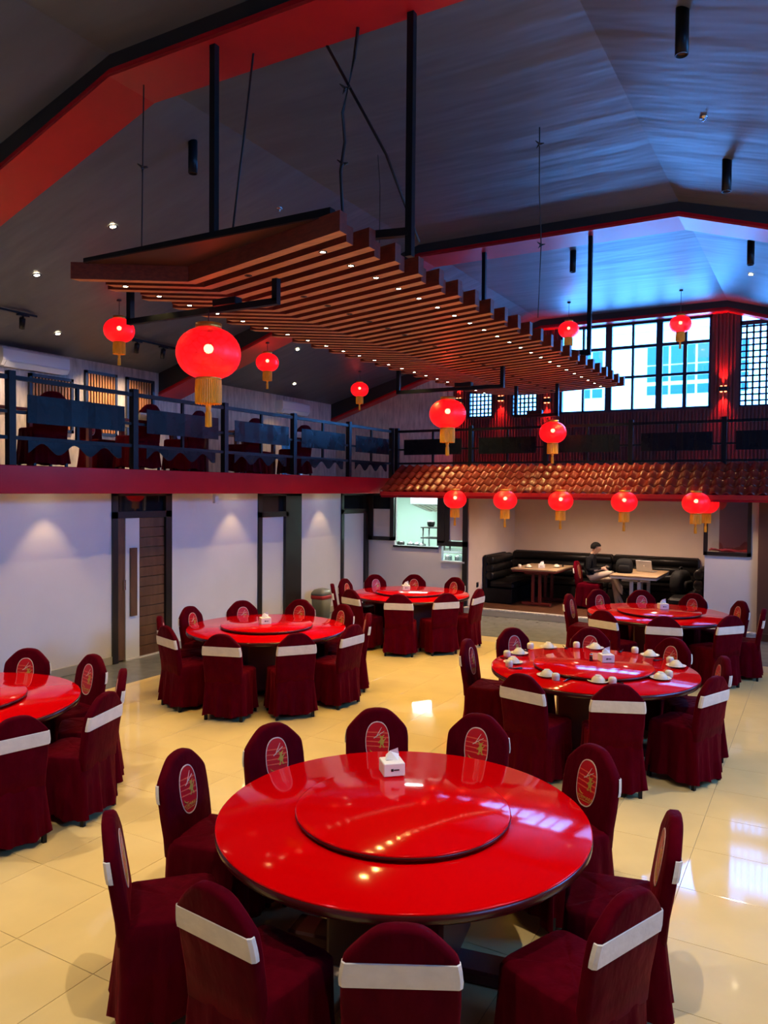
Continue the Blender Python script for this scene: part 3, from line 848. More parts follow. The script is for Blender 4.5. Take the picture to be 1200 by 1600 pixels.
MB().lathe([(.016, .05), (.016, .066), (.010, .072), (0, .073)], 16).build('cap', Mt['chrome'], s)

# ---- place settings
plate_me = MB().lathe([(0, .0), (.045, .0), (.06, .006), (.092, .016), (.094, .018), (.09, .019), (.058, .010), (0, .008)], 32).mesh('plate', Mt['china'])
bowl_me = MB().lathe([(.062, 0), (.063, .004), (.055, .026), (.036, .046), (.027, .049), (.027, .056), (.024, .056), (.023, .051), (0, .051)], 28).mesh('bowl', Mt['china'])
cup_me = MB().lathe([(.033, 0), (.034, .003), (.036, .03), (.034, .05), (.024, .06), (.0, .062)], 24).mesh('cup', Mt['china'])
spoon_me = MB().tube([(-.06, 0, .004), (-.02, 0, .005), (.03, 0, .006), (.07, 0, .010)], [.016, .010, .005, .005], 8).mesh('spoon', Mt['dark_glass'])
sets = [(-2.66, 7.50), (-2.57, 7.08), (-2.12, 6.73), (-1.67, 6.76), (-1.22, 7.17), (-1.18, 7.75), (-1.49, 8.12), (-2.06, 8.18), (-2.50, 7.96)]
where = ['left', 'lower left', 'near left', 'near', 'near right', 'right', 'upper right', 'far', 'far left']
# clock places for the settings seen from the camera
cx, cy = -1.85, 7.28
hours = []
for (x, y) in sets:
    a = math.atan2(y - cy, x - cx); ck = ((math.atan2(cy, cx) - a) / (2 * PI) * 12) % 12
    h = round(ck) % 12
    while h in hours: h = (h + 1) % 12
    hours.append(h)
for (x, y), h in zip(sets, hours):
    a = math.atan2(y - cy, x - cx); w = HOUR[h]
    p = new_obj('plate', plate_me); p.location = (x, y, .760); tag(p, "cream saucer at %s o'clock on the laid red table" % w, 'plate', 'saucers on the laid table')
    p = new_obj('bowl', bowl_me); p.location = (x, y, .768); tag(p, "cream bowl upside down at %s o'clock on the laid red table" % w, 'bowl', 'upturned bowls on the laid table')
    ta = a + PI / 2 * .42; rr = math.hypot(x - cx, y - cy)
    a2 = a + .20
    p = new_obj('cup', cup_me); p.location = (cx + (rr + .04) * math.cos(a2), cy + (rr + .04) * math.sin(a2), .760)
    tag(p, "cream cup upside down at %s o'clock on the laid red table" % w, 'cup', 'upturned cups on the laid table')
    a3 = a + .34
    p = new_obj('spoon', spoon_me); p.location = (cx + rr * math.cos(a3), cy + rr * math.sin(a3), .760); p.rotation_euler = (0, 0, a3)
    tag(p, "dark soup spoon at %s o'clock on the laid red table" % w, 'spoon', 'dark spoons on the laid table')

# ================================================================== SLATTED CANOPY
ZC = 4.30
cn = empty('slatted_canopy', (-4.5, 9.5, ZC)); tag(cn, 'long hanging canopy of brown wooden chevron slats with small downlights', 'canopy')
CX, CY = 4.5, 9.5
def slat_mesh(xr, xl, h):
    # chevron in plan: left end, kink, right end; kink lies deeper
    P = [(xl, -.56 * (-5.05 - xl) / .85), (-5.05, 0.0), (xr, -.51 * (xr + 5.05) / 1.95)]
    w = .048
    rings = []
    for x, y in P:
        rings.append([(x + CX, y - w, 0), (x + CX, y + w, 0), (x + CX, y + w, h), (x + CX, y - w, h)])
    return MB().loft(rings, False, True)
def lit_underside(me):  # light from below is put into the colour of the downward faces
    me.materials.append(Mt['slat_lit_face'])
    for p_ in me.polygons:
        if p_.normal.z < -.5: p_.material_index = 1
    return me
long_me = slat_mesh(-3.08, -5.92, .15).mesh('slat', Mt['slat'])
lit_underside(long_me)
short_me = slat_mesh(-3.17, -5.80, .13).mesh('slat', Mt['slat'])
lit_underside(short_me)
ring_me = MB().lathe([(.020, .0), (.034, .0), (.034, -.004), (.030, -.006), (.022, -.004)], 16, cap=False).mesh('downlight', Mt['frame'])
lens_on = MB().lathe([(0, -.003), (.021, -.003)], 12, cap=False).mesh('lens', Mt['lamp'])
lens_off = MB().lathe([(0, -.003), (.021, -.003)], 12, cap=False).mesh('lens', Mt['lamp_off'])
y = 5.30; k = 0
def chev(x): return -.56 * (-5.05 - x) / .85 if x < -5.05 else -.51 * (x + 5.05) / 1.95
spots_xy = []
while y < 14.6:
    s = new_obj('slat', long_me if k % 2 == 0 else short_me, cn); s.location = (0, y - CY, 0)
    if k % 2 == 1 or True:
        if k % 2 == 1:
            for x, on_ in ((-3.47, True), (-4.43, False), (-5.68, True)):
                dlt = new_obj('downlight', ring_me, cn); dlt.location = (x + CX, y - CY + chev(x), 0)
                new_obj('lens', lens_on if on_ else lens_off, dlt)
                if on_: spots_xy.append((x, y + chev(x)))
    y += .2085; k += 1
# carrying frame, hangers
fb = MB()
fb.sq((-5.98 + CX, 4.90 - CY, .205), (-3.25 + CX, 4.90 - CY, .205), .035)
fb.build('carrier_bar', Mt['black'], cn)
MB().prism([(-5.92 + CX, 4.74 - CY), (-3.08 + CX, 4.80 - CY), (-5.05 + CX, 5.32 - CY)], 2, .140, .152).build('gusset_panel', mat('gusset_board', (0.045, 0.010, 0.006), 0.5), cn)
for yy in (8.0, 11.25, 13.6):
    MB().sq((-5.7 + CX, yy - CY, .18), (-3.25 + CX, yy - CY, .18), .03).build('carrier_bar', Mt['black'], cn)
for xx in (-5.4, -4.3):
    MB().sq((xx + CX, 4.95 - CY, .175), (xx + CX, 14.3 - CY, .175), .022).build('runner_bar', Mt['black'], cn)
for (xx, yy, top) in ((-4.47, 4.95, 6.10), (-2.83, 5.35, 6.10), (-4.62, 11.2, 6.10), (-2.98, 11.2, 6.10), (-2.98, 14.0, 6.3)):
    if yy == 14.0: continue
    z0 = .20 if xx < -3.05 else -.06 if yy < 6 else .10
    MB().sq((xx + CX, yy - CY, z0), (xx + CX, yy - CY, top - ZC), .028).build('hanger_post', Mt['black'], cn)
MB().sq((-2.83 + CX, 5.35 - CY, .13), (-3.5 + CX, 5.35 - CY, .18), .03).build('hanger_arm', Mt['black'], cn)
MB().sq((-2.98 + CX, 11.2 - CY, .12), (-3.3 + CX, 11.2 - CY, .18), .03).build('hanger_arm', Mt['black'], cn)
# lantern brackets under the canopy
def bracket(x0, x1, yy, z0, ztop, bx):
    b = MB().sq((x0 + CX, yy - CY, ztop - ZC), (x0 + CX, yy - CY, z0 - ZC), .028).sq((x1 + CX, yy - CY, ztop - ZC), (x1 + CX, yy - CY, z0 - ZC), .028)
    b.sq((x0 + CX - .028, yy - CY, z0 - ZC), (x1 + CX + .028, yy - CY, z0 - ZC), .028)
    br = b.build('lantern_bracket', Mt['black'], cn)
    MB().cbox(bx - .14 + CX, bx + .14 + CX, yy - CY - .05, yy - CY + .05, z0 - ZC + .02, z0 - ZC + .09, .006).build('driver_box', Mt['black'], br)
bracket(-6.12, -4.28, 5.55, 4.10, 4.62, -4.85)
bracket(-6.00, -4.22, 11.0, 4.00, 4.42, -4.85)
bracket(-4.80, -4.05, 13.2, 3.76, 4.45, -4.45)
for i, (x, yv) in enumerate(spots_xy):
    l = bpy.data.lights.new('canopy_spot', 'SPOT'); l.energy = 46; l.color = WARM; l.spot_size = math.radians(105); l.spot_blend = .6; l.shadow_soft_size = .03
    o = bpy.data.objects.new('canopy_spot', l); o.location = (x - (-4.5), yv - 9.5, -.02); o.parent = cn
    COL.objects.link(o)

# ================================================================== LANTERNS
def lantern_meshes():
    n = 48
    prof = []
    for i in range(17):
        a = -PI / 2 + PI * i / 16
        prof.append((.5 * max(.17 / .5, math.cos(a) ** .82 if math.cos(a) > 0 else 0), .40 * math.sin(a)))
    vs = []; fs = []
    for r, z in prof:
        for k in range(n):
            a = 2 * PI * k / n
            rr = r * (1 - .012 * (k % 4 == 0))
            vs.append((rr * math.cos(a), rr * math.sin(a), z))
    for i in range(len(prof) - 1):
        for k in range(n):
            fs.append((i * n + k, i * n + (k + 1) % n, (i + 1) * n + (k + 1) % n, (i + 1) * n + k))
    shade = MB().add(vs, fs, True).mesh('shade', Mt['lantern'])
    bulb = MB().lathe([(0, .0), (.035, .008), (.062, .03), (.075, .07), (.066, .11), (.04, .135), (0, .145)], 16).mesh('bulb', Mt['bulb'])
    cap = MB().lathe([(.16, .36), (.20, .37), (.205, .46), (.19, .46), (.185, .385), (.05, .385), (0, .385)], 32, cap=False).mesh('top_ring', Mt['gold_ring'])
    low = MB().lathe([(.17, -.36), (.20, -.37), (.20, -.42), (.16, -.42)], 32, cap=False).mesh('bottom_ring', Mt['gold_ring'])
    vs = []; fs = []; n = 72
    for i, (z, rr) in enumerate(((-.40, .195), (-.55, .20), (-.68, .202), (-.78, .198))):
        for k in range(n):
            a = 2 * PI * k / n; r = rr * (1 + (.03 if k % 2 else -.03))
            vs.append((r * math.cos(a), r * math.sin(a), z - (.012 if k % 3 == 0 and i == 3 else 0)))
    for i in range(3):
        for k in range(n):
            fs.append((i * n + k, i * n + (k + 1) % n, (i + 1) * n + (k + 1) % n, (i + 1) * n + k))
    fringe = MB().add(vs, fs, False).mesh('fringe', Mt['fringe'])
    tas = MB().tube([(0, 0, -.42), (0, 0, -.80)], .008, 6).lathe([(0, -.79), (.04, -.80), (.048, -.84), (.035, -.88), (.05, -.92), (.055, -1.14), (0, -1.15)], 14).mesh('tassel', Mt['fringe'])
    return shade, bulb, cap, low, fringe, tas
LM = lantern_meshes()
def lantern(x, y, z, D, ztop, label, group, glow=4.0):
    t = empty('paper_lantern', (x, y, z)); tag(t, label, 'lantern', group)
    for nm, me in zip(('shade', 'bulb', 'top_ring', 'bottom_ring', 'fringe', 'tassel'), LM):
        p = new_obj(nm, me, t); p.scale = (D, D, D)
    b = MB().tube([(0, 0, .38 * D), (0, 0, ztop - z)], .006 if D > .5 else .005, 6)
    if ztop > 4.5: b.lathe([(0, ztop - z), (.035, ztop - z), (.035, ztop - z - .02), (0, ztop - z - .025)], 12)
    b.build('cord', Mt['cable'], t)
    l = bpy.data.lights.new('lantern_glow', 'POINT'); l.energy = glow * D * D; l.color = (1, .05, .03); l.shadow_soft_size = .06
    # the glow leaves the lantern through the open top ring and the silk
    o = bpy.data.objects.new('lantern_glow', l); o.parent = t; o.location = (0, 0, .50 * D); COL.objects.link(o)
lantern(-5.03, 5.50, 3.69, .60, 4.10, 'largest glowing red lantern with gold fringe under the near end of the canopy', 'lanterns hung under the canopy')
lantern(-5.12, 11.0, 3.62, .57, 4.00, 'glowing red lantern under the middle bracket of the canopy', 'lanterns hung under the canopy', 14)
lantern(-4.12, 13.2, 3.45, .47, 3.76, 'glowing red lantern under the far bracket of the canopy', 'lanterns hung under the canopy', 14)
lantern(-9.26, 8.18, 4.79, .455, ceil_z(-9.26), 'small red lantern over the left balcony beside the big lantern', 'lanterns hung from the ceiling')
lantern(-8.75, 11.1, 4.70, .415, soff_z(-8.75), 'small red lantern hanging from the middle ceiling beam', 'lanterns hung from the ceiling')
lantern(-9.46, 15.45, 4.76, .42, ceil_z(-9.46), 'small red lantern in front of the rendered back corner', 'lanterns hung from the ceiling')
lantern(-4.60, 15.70, 5.74, .42, 6.30, 'small red lantern before the left part of the big window', 'lanterns hung from the ceiling')
lantern(-2.44, 15.75, 5.65, .41, 6.30, 'small red lantern before the right part of the big window', 'lanterns hung from the ceiling')
RL = [(-5.85, 'leftmost, beside the kitchen window'), (-4.88, 'second from the left'), (-3.88, 'third from the left'), (-2.82, 'fourth from the left'), (-1.72, 'fifth from the left'), (-1.70, 'behind the fifth, half hidden')]
for i, (x, w) in enumerate(RL):
    yy = 12.93 if i < 5 else 13.95
    lantern(x, yy, 2.26 if i < 5 else 2.24, .42, 2.46 if i < 5 else 2.48, 'red lantern under the tiled eave, ' + w, 'lanterns along the tiled eave')

# ================================================================== TILED ROOF
rf = empty('tiled_roof', (-3.4, 12.95, 2.38)); tag(rf, 'pent roof of glazed brown-red clay tiles below the back balcony', 'roof')
P = .17
def tile_mesh():
    n = 8; L = .27; rise = .022
    vs = []; fs = []
    for j, (d, dz) in enumerate(((0, -.014), (0, 0), (L, 0))):
        for i in range(n + 1):
            u = i / n
            h = .024 * math.sin(2 * PI * u)
            vs.append((u * P, d, h + dz))
    for j in range(2):
        for i in range(n):
            a = j * (n + 1) + i; fs.append((a, a + 1, a + n + 2, a + n + 1))
    return MB().add(vs, fs, False).mesh('roof_tile', Mt['tile'])
tme = tile_mesh()
for p_ in tme.polygons[8:]: p_.use_smooth = True
slope = math.atan2(.50, .82)
rows = 4; sl = math.hypot(.50, .82) / rows
for r in range(rows):
    for c in range(48):
        o = new_obj('roof_tile', tme, rf)
        o.location = (-7.46 + 3.4 + c * P, r * sl * math.cos(slope), .02 + r * sl * math.sin(slope) + .012)
        o.rotation_euler = (slope - .05, 0, 0)
MB().prism([(0.02, -.02), (.85, .47), (.85, .40), (.06, -.10), (.02, -.10)], 0, -4.04, 4.6).build('roof_deck', Mt['red_beam'], rf)
MB().cbox(-4.05, 4.6, -.01, .02, -.06, .012, .004).build('eave_board', Mt['soffit'], rf)

# ================================================================== BALCONY RAILINGS
def wavy(L, h):
    n = 60; top = [(-L / 2 + L * i / n, 0) for i in range(n + 1)]
    bot = [(-L / 2 + L * i / n, -h - .06 * math.cos(2 * PI * 3 * i / n + .6)) for i in range(n + 1)]
    return top, bot
def railing(name, label, pts, axis, fixed, panel_w):
    """axis 1: runs along y at x=fixed; axis 0: runs along x at y=fixed"""
    def W(s, d, z): return (fixed + d, s, z) if axis == 1 else (s, fixed + d, z)
    org = W(pts[0], 0, ZB)
    t = empty(name, org); tag(t, label, 'railing')
    L = lambda s, d, z: tuple(a - b for a, b in zip(W(s, d, z), org))
    for s in pts:
        MB().sq(L(s, 0, ZB), L(s, 0, 3.68), .04).build('post', Mt['black'], t)
    for z, r in ((3.61, .024), (2.96, .02)):
        MB().sq(L(pts[0], 0, z), L(pts[-1], 0, z), r).build('rail', Mt['black'], t)
    for a, c in zip(pts, pts[1:]):
        m = (a + c) / 2; w = (c - a) / 2 - .18
        MB().sq(L(a, 0, 3.24), L(c, 0, 3.24), .017).build('rail', Mt['black'], t)
        MB().sq(L(m, 0, 2.96), L(m, 0, 3.61), .018).build('baluster', Mt['black'], t)
        # bowed sheet plate
        d = -1 if axis == 0 else 1
        rings = []; n = 12
        for i in range(n + 1):
            s = m - w + 2 * w * i / n; b0 = d * (.034 + .008 * math.sin(PI * i / n) + .003 * math.sin(2.1 * i + m)); b1 = b0 + d * .006
            rings.append([L(s, b0, 3.13), L(s, b1, 3.13), L(s, b1, 3.44), L(s, b0, 3.44)])
        MB().loft(rings, False, True).build('sheet_plate', Mt['plate'], t)
        if axis == 1:
            Lw = 2 * w * .96; top, bot = wavy(Lw, .10); n = len(top)
            vs = [L(m + s, .01, 2.95 + z) for s, z in top] + [L(m + s, .01, 2.95 + z) for s, z in bot]
            fs = [(i, i + 1, n + i + 1, n + i) for i in range(n - 1)]
            o = MB().add(vs, fs).build('scalloped_plate', Mt['plate'], t)
            sm = o.modifiers.new('thickness', 'SOLIDIFY'); sm.thickness = .006
railing('balcony_railing', 'black steel railing with sheet plates and scalloped lower plates along the left balcony', [1.85, 3.56, 5.28, 7.0, 8.72, 10.42, 12.14, 13.77], 1, -7.66, .7)
railing('balcony_railing', 'black steel railing with flat sheet plates above the tiled roof', [-7.58, -5.95, -4.45, -2.93, -1.43, 0.08, 1.6], 0, 13.86, .6)

# ================================================================== UPPER FLOOR FURNITURE
upc = [(-8.35, 5.15, PI / 2 + .1, 'nearest the left edge'), (-8.3, 6.15, PI / 2 - .2, 'before the air conditioner'), (-9.4, 5.7, -PI / 2, 'facing the hall below the air conditioner'),
       (-8.3, 7.65, PI / 2, 'left of the big lantern'), (-8.3, 8.55, PI / 2 + .2, 'behind the big lantern fringe'), (-9.6, 8.1, -PI / 2, 'below the second slatted window'),
       (-8.3, 9.9, PI / 2, 'before the scalloped plates'), (-9.6, 10.0, -PI / 2, 'below the fourth slatted window'), (-8.35, 11.4, PI / 2 - .2, 'left of the far balcony door'),
       (-9.6, 11.9, -PI / 2 + .2, 'near the far air conditioner')]
for x, y, rz, w in upc:
    place_chair(x, y, rz, 'maroon covered chair on the left balcony, ' + w, 'covered chairs on the left balcony', ZB)
for y, w in ((5.7, 'nearest the left edge'), (8.15, 'behind the big lantern'), (10.6, 'towards the far end')):
    t = empty('dining_table', (-8.95, y, ZB)); tag(t, 'rectangular red-brown table on the left balcony, ' + w, 'table', 'tables on the left balcony')
    MB().cbox(-.42, .42, -.6, .6, .71, .75, .008).build('tabletop', Mt['tleg'], t)
    for sx in (-1, 1):
        for sy in (-1, 1):
            MB().sq((sx * .34, sy * .5, 0), (sx * .34, sy * .5, .71), .03).build('leg', Mt['tleg'], t)
# air conditioners
def aircon(y0, y1, z0, z1, label):
    t = empty('air_conditioner', (XU, (y0 + y1) / 2, z0)); tag(t, label, 'air conditioner', 'white split air conditioners')
    h = z1 - z0; w = (y1 - y0) / 2
    MB().prism([(0, .02), (0, h), (.19, h), (.215, h - .03), (.22, .10), (.16, .02)], 1, -w, w).build('housing', Mt['ac'], t)
    MB().prism([(.155, .012), (.218, .085), (.226, .08), (.165, .004)], 1, -w + .05, w - .05).build('louver', Mt['door_white'], t)
aircon(7.52, 8.74, 4.30, 4.60, 'white wall air conditioner at the left, above the slatted windows')
aircon(14.65, 15.75, 4.22, 4.52, 'white wall air conditioner in the far left corner')

# ================================================================== WALL SCONCES
def sconce(x, z, label):
    t = empty('wall_sconce', (x, YB - .03, z)); tag(t, label, 'sconce', 'red wall sconces')
    MB().cbox(-.09, .09, -.10, 0, -.05, .05, .008).build('body', Mt['frame'], t)
    for sgn in (-1, 1):
        for dx in (-.04, .04):
            MB().lathe([(0, .052 * sgn), (.025, .052 * sgn), (.02, .065 * sgn), (0, .068 * sgn)], 12, (dx, -.055, 0)).build('lens', Mt['sconce_hot'], t)
        l = bpy.data.lights.new('sconce_spot', 'SPOT'); l.energy = 180; l.color = (1, .03, .02); l.spot_size = math.radians(70); l.spot_blend = .7; l.shadow_soft_size = .02
        o = bpy.data.objects.new('sconce_spot', l); o.location = (0, -.055, .08 * sgn); o.rotation_euler = (0 if sgn < 0 else PI, 0, 0); o.parent = t; COL.objects.link(o)
sconce(-1.81, 4.55, 'red up-and-down wall sconce right of the big window')
sconce(-5.52, 4.50, 'red wall sconce at the left edge of the big window')
sconce(-6.64, 4.60, 'red wall sconce between the two small lattice windows')
sconce(-7.72, 4.60, 'red wall sconce left of both small lattice windows')

# ================================================================== CEILING LAMPS
def pendant_cyl(x, y, label, lit=True):
    z = ceil_z(x)
    t = empty('cylinder_lamp', (x, y, z)); tag(t, label, 'lamp', 'black cylinder lamps on the ceiling')
    MB().lathe([(.05, .03), (.05, -.34), (.042, -.34), (.042, -.32), (0, -.32)], 20).build('body', Mt['black'], t)
    MB().lathe([(0, -.321), (.04, -.321)], 16, cap=False).build('lens', Mt['lamp_off'], t)
    return t
for x, y, w in ((-1.0, 6.26, 'nearest, at the upper right'), (-0.99, 9.29, 'right of the flat middle, before the middle beam'), (-0.98, 12.42, 'at the right, beyond the middle beam'),
                (-3.58, 12.40, 'left of the big window, beyond the middle beam'), (-6.03, 6.34, 'on the left slope above the canopy')):
    pendant_cyl(x, y, 'black cylinder spotlight under the ceiling, ' + w)
def recessed(x, y, label, lit=True, e=60, col=WARM):
    z = ceil_z(x); sl = (math.atan(.29) if x < -5.63 else -math.atan(.30) if x > -1.75 else 0)
    t = empty('recessed_light', (x, y, z - .012)); t.rotation_euler = (0, -sl, 0); tag(t, label, 'light', 'recessed ceiling lights')
    MB().lathe([(.035, 0), (.055, 0), (.055, -.008), (.04, -.01)], 20, cap=False).build('ring', Mt['black'], t)
    MB().lathe([(0, -.004), (.036, -.004)], 16, cap=False).build('lens', Mt['lamp'], t)
    l = bpy.data.lights.new('recessed_spot', 'SPOT'); l.energy = e; l.color = col; l.spot_size = math.radians(90); l.spot_blend = .6; l.shadow_soft_size = .03
    o = bpy.data.objects.new('recessed_spot', l); o.parent = t; o.location = (0, 0, -.03); o.rotation_euler = (0, sl, 0); COL.objects.link(o)
recessed(-7.75, 6.75, 'lit recessed ceiling light left of the canopy, highest of the left slope')
recessed(-9.19, 6.73, 'lit recessed ceiling light on the left slope nearest the photo edge')
recessed(-10.58, 8.12, 'lit recessed ceiling light above the left air conditioner')
recessed(-9.26, 12.72, 'lit recessed ceiling light behind the lantern of the middle beam')
recessed(-10.62, 14.47, 'lit recessed ceiling light near the far air conditioner')
recessed(-1.13, 14.43, 'lit recessed ceiling light at the right, near the back windows')
for x, y, w in ((-0.9, 2.0, 'above the viewer'), (-3.6, 1.2, 'left of the viewer'), (-6.4, 1.6, 'far left of the viewer'), (1.2, 4.0, 'right of the nearest table'), (1.2, 8.0, 'right of the laid table'), (-8.2, 2.4, 'over the near end of the left balcony')):
    recessed(x, y, 'recessed ceiling light outside the photo, ' + w, True, 440, (1.0, .84, .62))
def track(x, y0, y1, heads, label):
    z = ceil_z(x) - .02
    t = empty('track_light', (x, (y0 + y1) / 2, z)); tag(t, label, 'track light', 'track lights on the left slope')
    h = (y1 - y0) / 2
    MB().cbox(-.02, .02, -h, h, -.03, .0, .004).build('track', Mt['black'], t)
    for yy in heads:
        hd = MB().cbox(-.03, .03, yy - .09, yy + .09, -.055, -.03, .004).tube([(0, yy, -.05), (0, yy, -.12)], .012, 8).build('adapter', Mt['black'], t)
        MB().tube([(.03, yy - .03, -.09), (-.05, yy + .02, -.22)], .042, 14).build('head', Mt['black'], hd)
        l = bpy.data.lights.new('track_spot', 'SPOT'); l.energy = 130; l.color = (1, .74, .46); l.spot_size = math.radians(80); l.spot_blend = .7; l.shadow_soft_size = .03
        o = bpy.data.objects.new('track_spot', l); o.parent = t; o.location = (-.06, yy + .03, -.25); o.rotation_euler = (0, math.radians(38), 0); COL.objects.link(o)
track(-10.18, 6.1, 7.45, (-.35, .45), 'black track light with two heads at the left edge')
track(-10.2, 9.2, 10.4, (-.40, .20), 'black track light behind the small lantern')

# under-balcony downlights washing the white wall
def wall_wash(y, label, e=30):
    t = empty('downlight', (-8.12, y, 2.475)); tag(t, label, 'light', 'downlights under the balcony')
    MB().lathe([(.035, 0), (.055, 0), (.055, -.008), (.04, -.01)], 20, cap=False).build('ring', Mt['ac'], t)
    MB().lathe([(0, -.004), (.036, -.004)], 16, cap=False).build('lens', Mt['lamp'], t)
    l = bpy.data.lights.new('wall_wash_spot', 'SPOT'); l.energy = e; l.color = (1, .66, .30); l.spot_size = math.radians(72); l.spot_blend = .5; l.shadow_soft_size = .02
    o = bpy.data.objects.new('wall_wash_spot', l); o.parent = t; o.location = (0, 0, -.02); COL.objects.link(o)
wall_wash(6.25, 'downlight under the balcony left of the wood door')
wall_wash(9.74, 'downlight under the balcony between the wood door and the frosted door')
wall_wash(12.3, 'downlight under the balcony before the kitchen')
for x, w in ((-7.0, 'before the kitchen window'), (-4.3, 'before the middle of the alcove'), (-1.3, 'before the white partition')):  # lamps added to warm the partition area, no known fixtures here
    t = empty('downlight', (x, 13.45, 2.36)); tag(t, 'added downlight under the tiled roof, ' + w, 'light', 'added downlights under the tiled roof')
    MB().lathe([(0, .10), (.05, .10), (.05, 0), (.04, -.002), (.036, .02), (0, .02)], 20).build('housing', Mt['black'], t)
    l = bpy.data.lights.new('added_eave_spot', 'SPOT'); l.energy = 45; l.color = (1, .70, .40); l.spot_size = math.radians(120); l.spot_blend = .8; l.shadow_soft_size = .04
    o = bpy.data.objects.new('added_eave_spot', l); o.parent = t; o.location = (0, 0, -.01); COL.objects.link(o)
t = empty('presence_sensor', (-7.9, 8.8, 2.48)); tag(t, 'small white box under the red fascia beam', 'sensor')
MB().cbox(-.03, .03, -.04, .04, -.28, -.12, .006).build('body', Mt['ac'], t)
MB().tube([(0, 0, -.12), (0, 0, 0)], .008, 6).build('stem', Mt['chrome'], t)

# ================================================================== HANGING CABLES
def cable(pts, r, label, knots=()):
    o = MB().tube(pts, r, 6).build('cable', Mt['cable']); tag(o, label, 'cable', 'cables between ceiling and canopy')
    for p in knots:
        q = Vector(p)
        b = MB()
        for k in range(5):
            a = k * 1.3
            b.tube([q, q + Vector((.05 * math.cos(a), .05 * math.sin(a), .03 * math.sin(2 * a)))], [.014, .004], 6)
        b.build('knot', Mt['cable'], o)
cable([(-5.45, 5.1, 6.09), (-5.46, 5.1, 5.6), (-5.47, 5.1, 5.0), (-5.48, 5.1, 4.56)], .006, 'thin black cable left of the near canopy post', [(-5.46, 5.1, 5.35)])
cable([(-4.26, 5.2, 6.12), (-4.32, 5.15, 5.4), (-4.40, 5.1, 4.60)], .009, 'black cable hanging beside the near canopy post')
cable([(-3.66, 5.40, 6.12), (-3.2, 5.62, 5.2), (-2.98, 5.80, 4.5)], .012, 'slanting black rod right of the knotted cable')
cable([(-3.28, 5.29, 6.09), (-3.35, 5.35, 5.9), (-3.53, 5.46, 5.55), (-3.50, 5.45, 5.30), (-3.52, 5.42, 5.05), (-3.46, 5.38, 4.55)], .014, 'thick knotted black cable above the near canopy end', [(-3.51, 5.47, 5.75), (-3.51, 5.44, 5.12)])
cable([(-4.54, 7.78, 6.28), (-4.0, 6.9, 5.5), (-3.45, 5.95, 4.6)], .004, 'very thin wire behind the knotted cable')
cable([(-2.69, 8.0, 6.28), (-2.85, 8.5, 5.8), (-3.02, 9.1, 5.4), (-3.08, 9.2, 4.55)], .007, 'thin black cable above the middle of the canopy', [(-2.72, 8.1, 6.15), (-3.02, 9.1, 5.4)])

# ================================================================== TRASH BIN
t = empty('trash_bin', (-8.12, 11.95, 0)); tag(t, 'grey swing-lid bin with red liner by the white wall', 'bin')
def rr(w, d, z, n=24, e=.35):
    return [(w * math.copysign(abs(math.cos(2 * PI * i / n)) ** e, math.cos(2 * PI * i / n)), d * math.copysign(abs(math.sin(2 * PI * i / n)) ** e, math.sin(2 * PI * i / n)), z) for i in range(n)]
t.scale = (.85, .85, .95)
MB().loft([rr(.14, .16, 0), rr(.17, .20, .46)]).build('body', Mt['bin'], t)
MB().loft([rr(.175, .205, .40), rr(.18, .21, .44), rr(.175, .205, .475)]).build('liner', Mt['bin_bag'], t)
MB().loft([rr(.178, .208, .475), rr(.17, .20, .52), rr(.12, .15, .58), rr(.05, .08, .60)]).build('lid', Mt['bin'], t)

# ================================================================== ALCOVE FURNITURE
ZA = .12
def booth(name, label, length, rz, loc):
    t = empty(name, loc, rz); tag(t, label, 'sofa', 'black booth sofas')
    h = length / 2
    MB().cbox(-h, h, -.33, .30, 0, .30, .01).build('base', Mt['leather'], t)
    MB().cbox(-h, h, -.20, .33, .30, .44, .04).build('seat', Mt['leather'], t)
    MB().cbox(-h, h, -.34, -.24, .25, .97, .03).build('back_panel', Mt['leather'], t)
    for z in (.55, .70, .87):
        prof = [(-h, -.18, z), (h, -.18, z)]
        MB().tube([(-h, -.19, z), (-h + .03, -.19, z), (h - .03, -.19, z), (h, -.19, z)], [.07, .095, .095, .07], 14).build('back_roll', Mt['leather'], t)
    return t
booth('booth_sofa', 'black leather booth against the left alcove wall', 1.18, -PI / 2, (-5.75, 15.46, ZA))
for i, (xc, L, w) in enumerate(((-4.95, 2.2, 'left of the seated man'), (-2.98, 1.7, 'behind the laptop table'))):
    booth('booth_sofa', 'black leather booth along the alcove back wall, ' + w, L, PI, (xc, 16.43, ZA))
t = booth('booth_sofa', 'black leather booth at the right end of the alcove, behind the partition edge', 1.5, PI / 2, (-2.02, 15.05, ZA))
# table with two-legged trestles
def booth_table(x, y, w, l, legm, topm, label):
    t = empty('booth_table', (x, y, ZA)); tag(t, label, 'table', 'booth tables in the alcove')
    MB().cbox(-w / 2, w / 2, -l / 2, l / 2, .715, .75, .006).build('tabletop', topm, t)
    MB().cbox(-w / 2 + .01, w / 2 - .01, -l / 2 + .01, l / 2 - .01, .68, .715, .004).build('apron', legm, t)
    for sy in (-1, 1):
        yy = sy * (l / 2 - .22)
        lg = MB().cbox(-.10, -.04, yy - .03, yy + .03, .06, .68, .006).cbox(.04, .10, yy - .03, yy + .03, .06, .68, .006)
        lg.cbox(-.30, .30, yy - .04, yy + .04, 0, .06, .01).cbox(-.25, .25, yy - .03, yy + .03, .62, .68, .006)
        lg.build('trestle_leg', legm, t)
    return t
booth_table(-4.97, 15.40, .92, 1.25, Mt['tleg'], Mt['ttop'], 'tan-topped booth table with dark red legs left of the seated man')
booth_table(-3.02, 15.35, .85, 1.35, Mt['white_metal'], Mt['ttop'], 'tan-topped booth table with pale legs, laptop and bag on it')
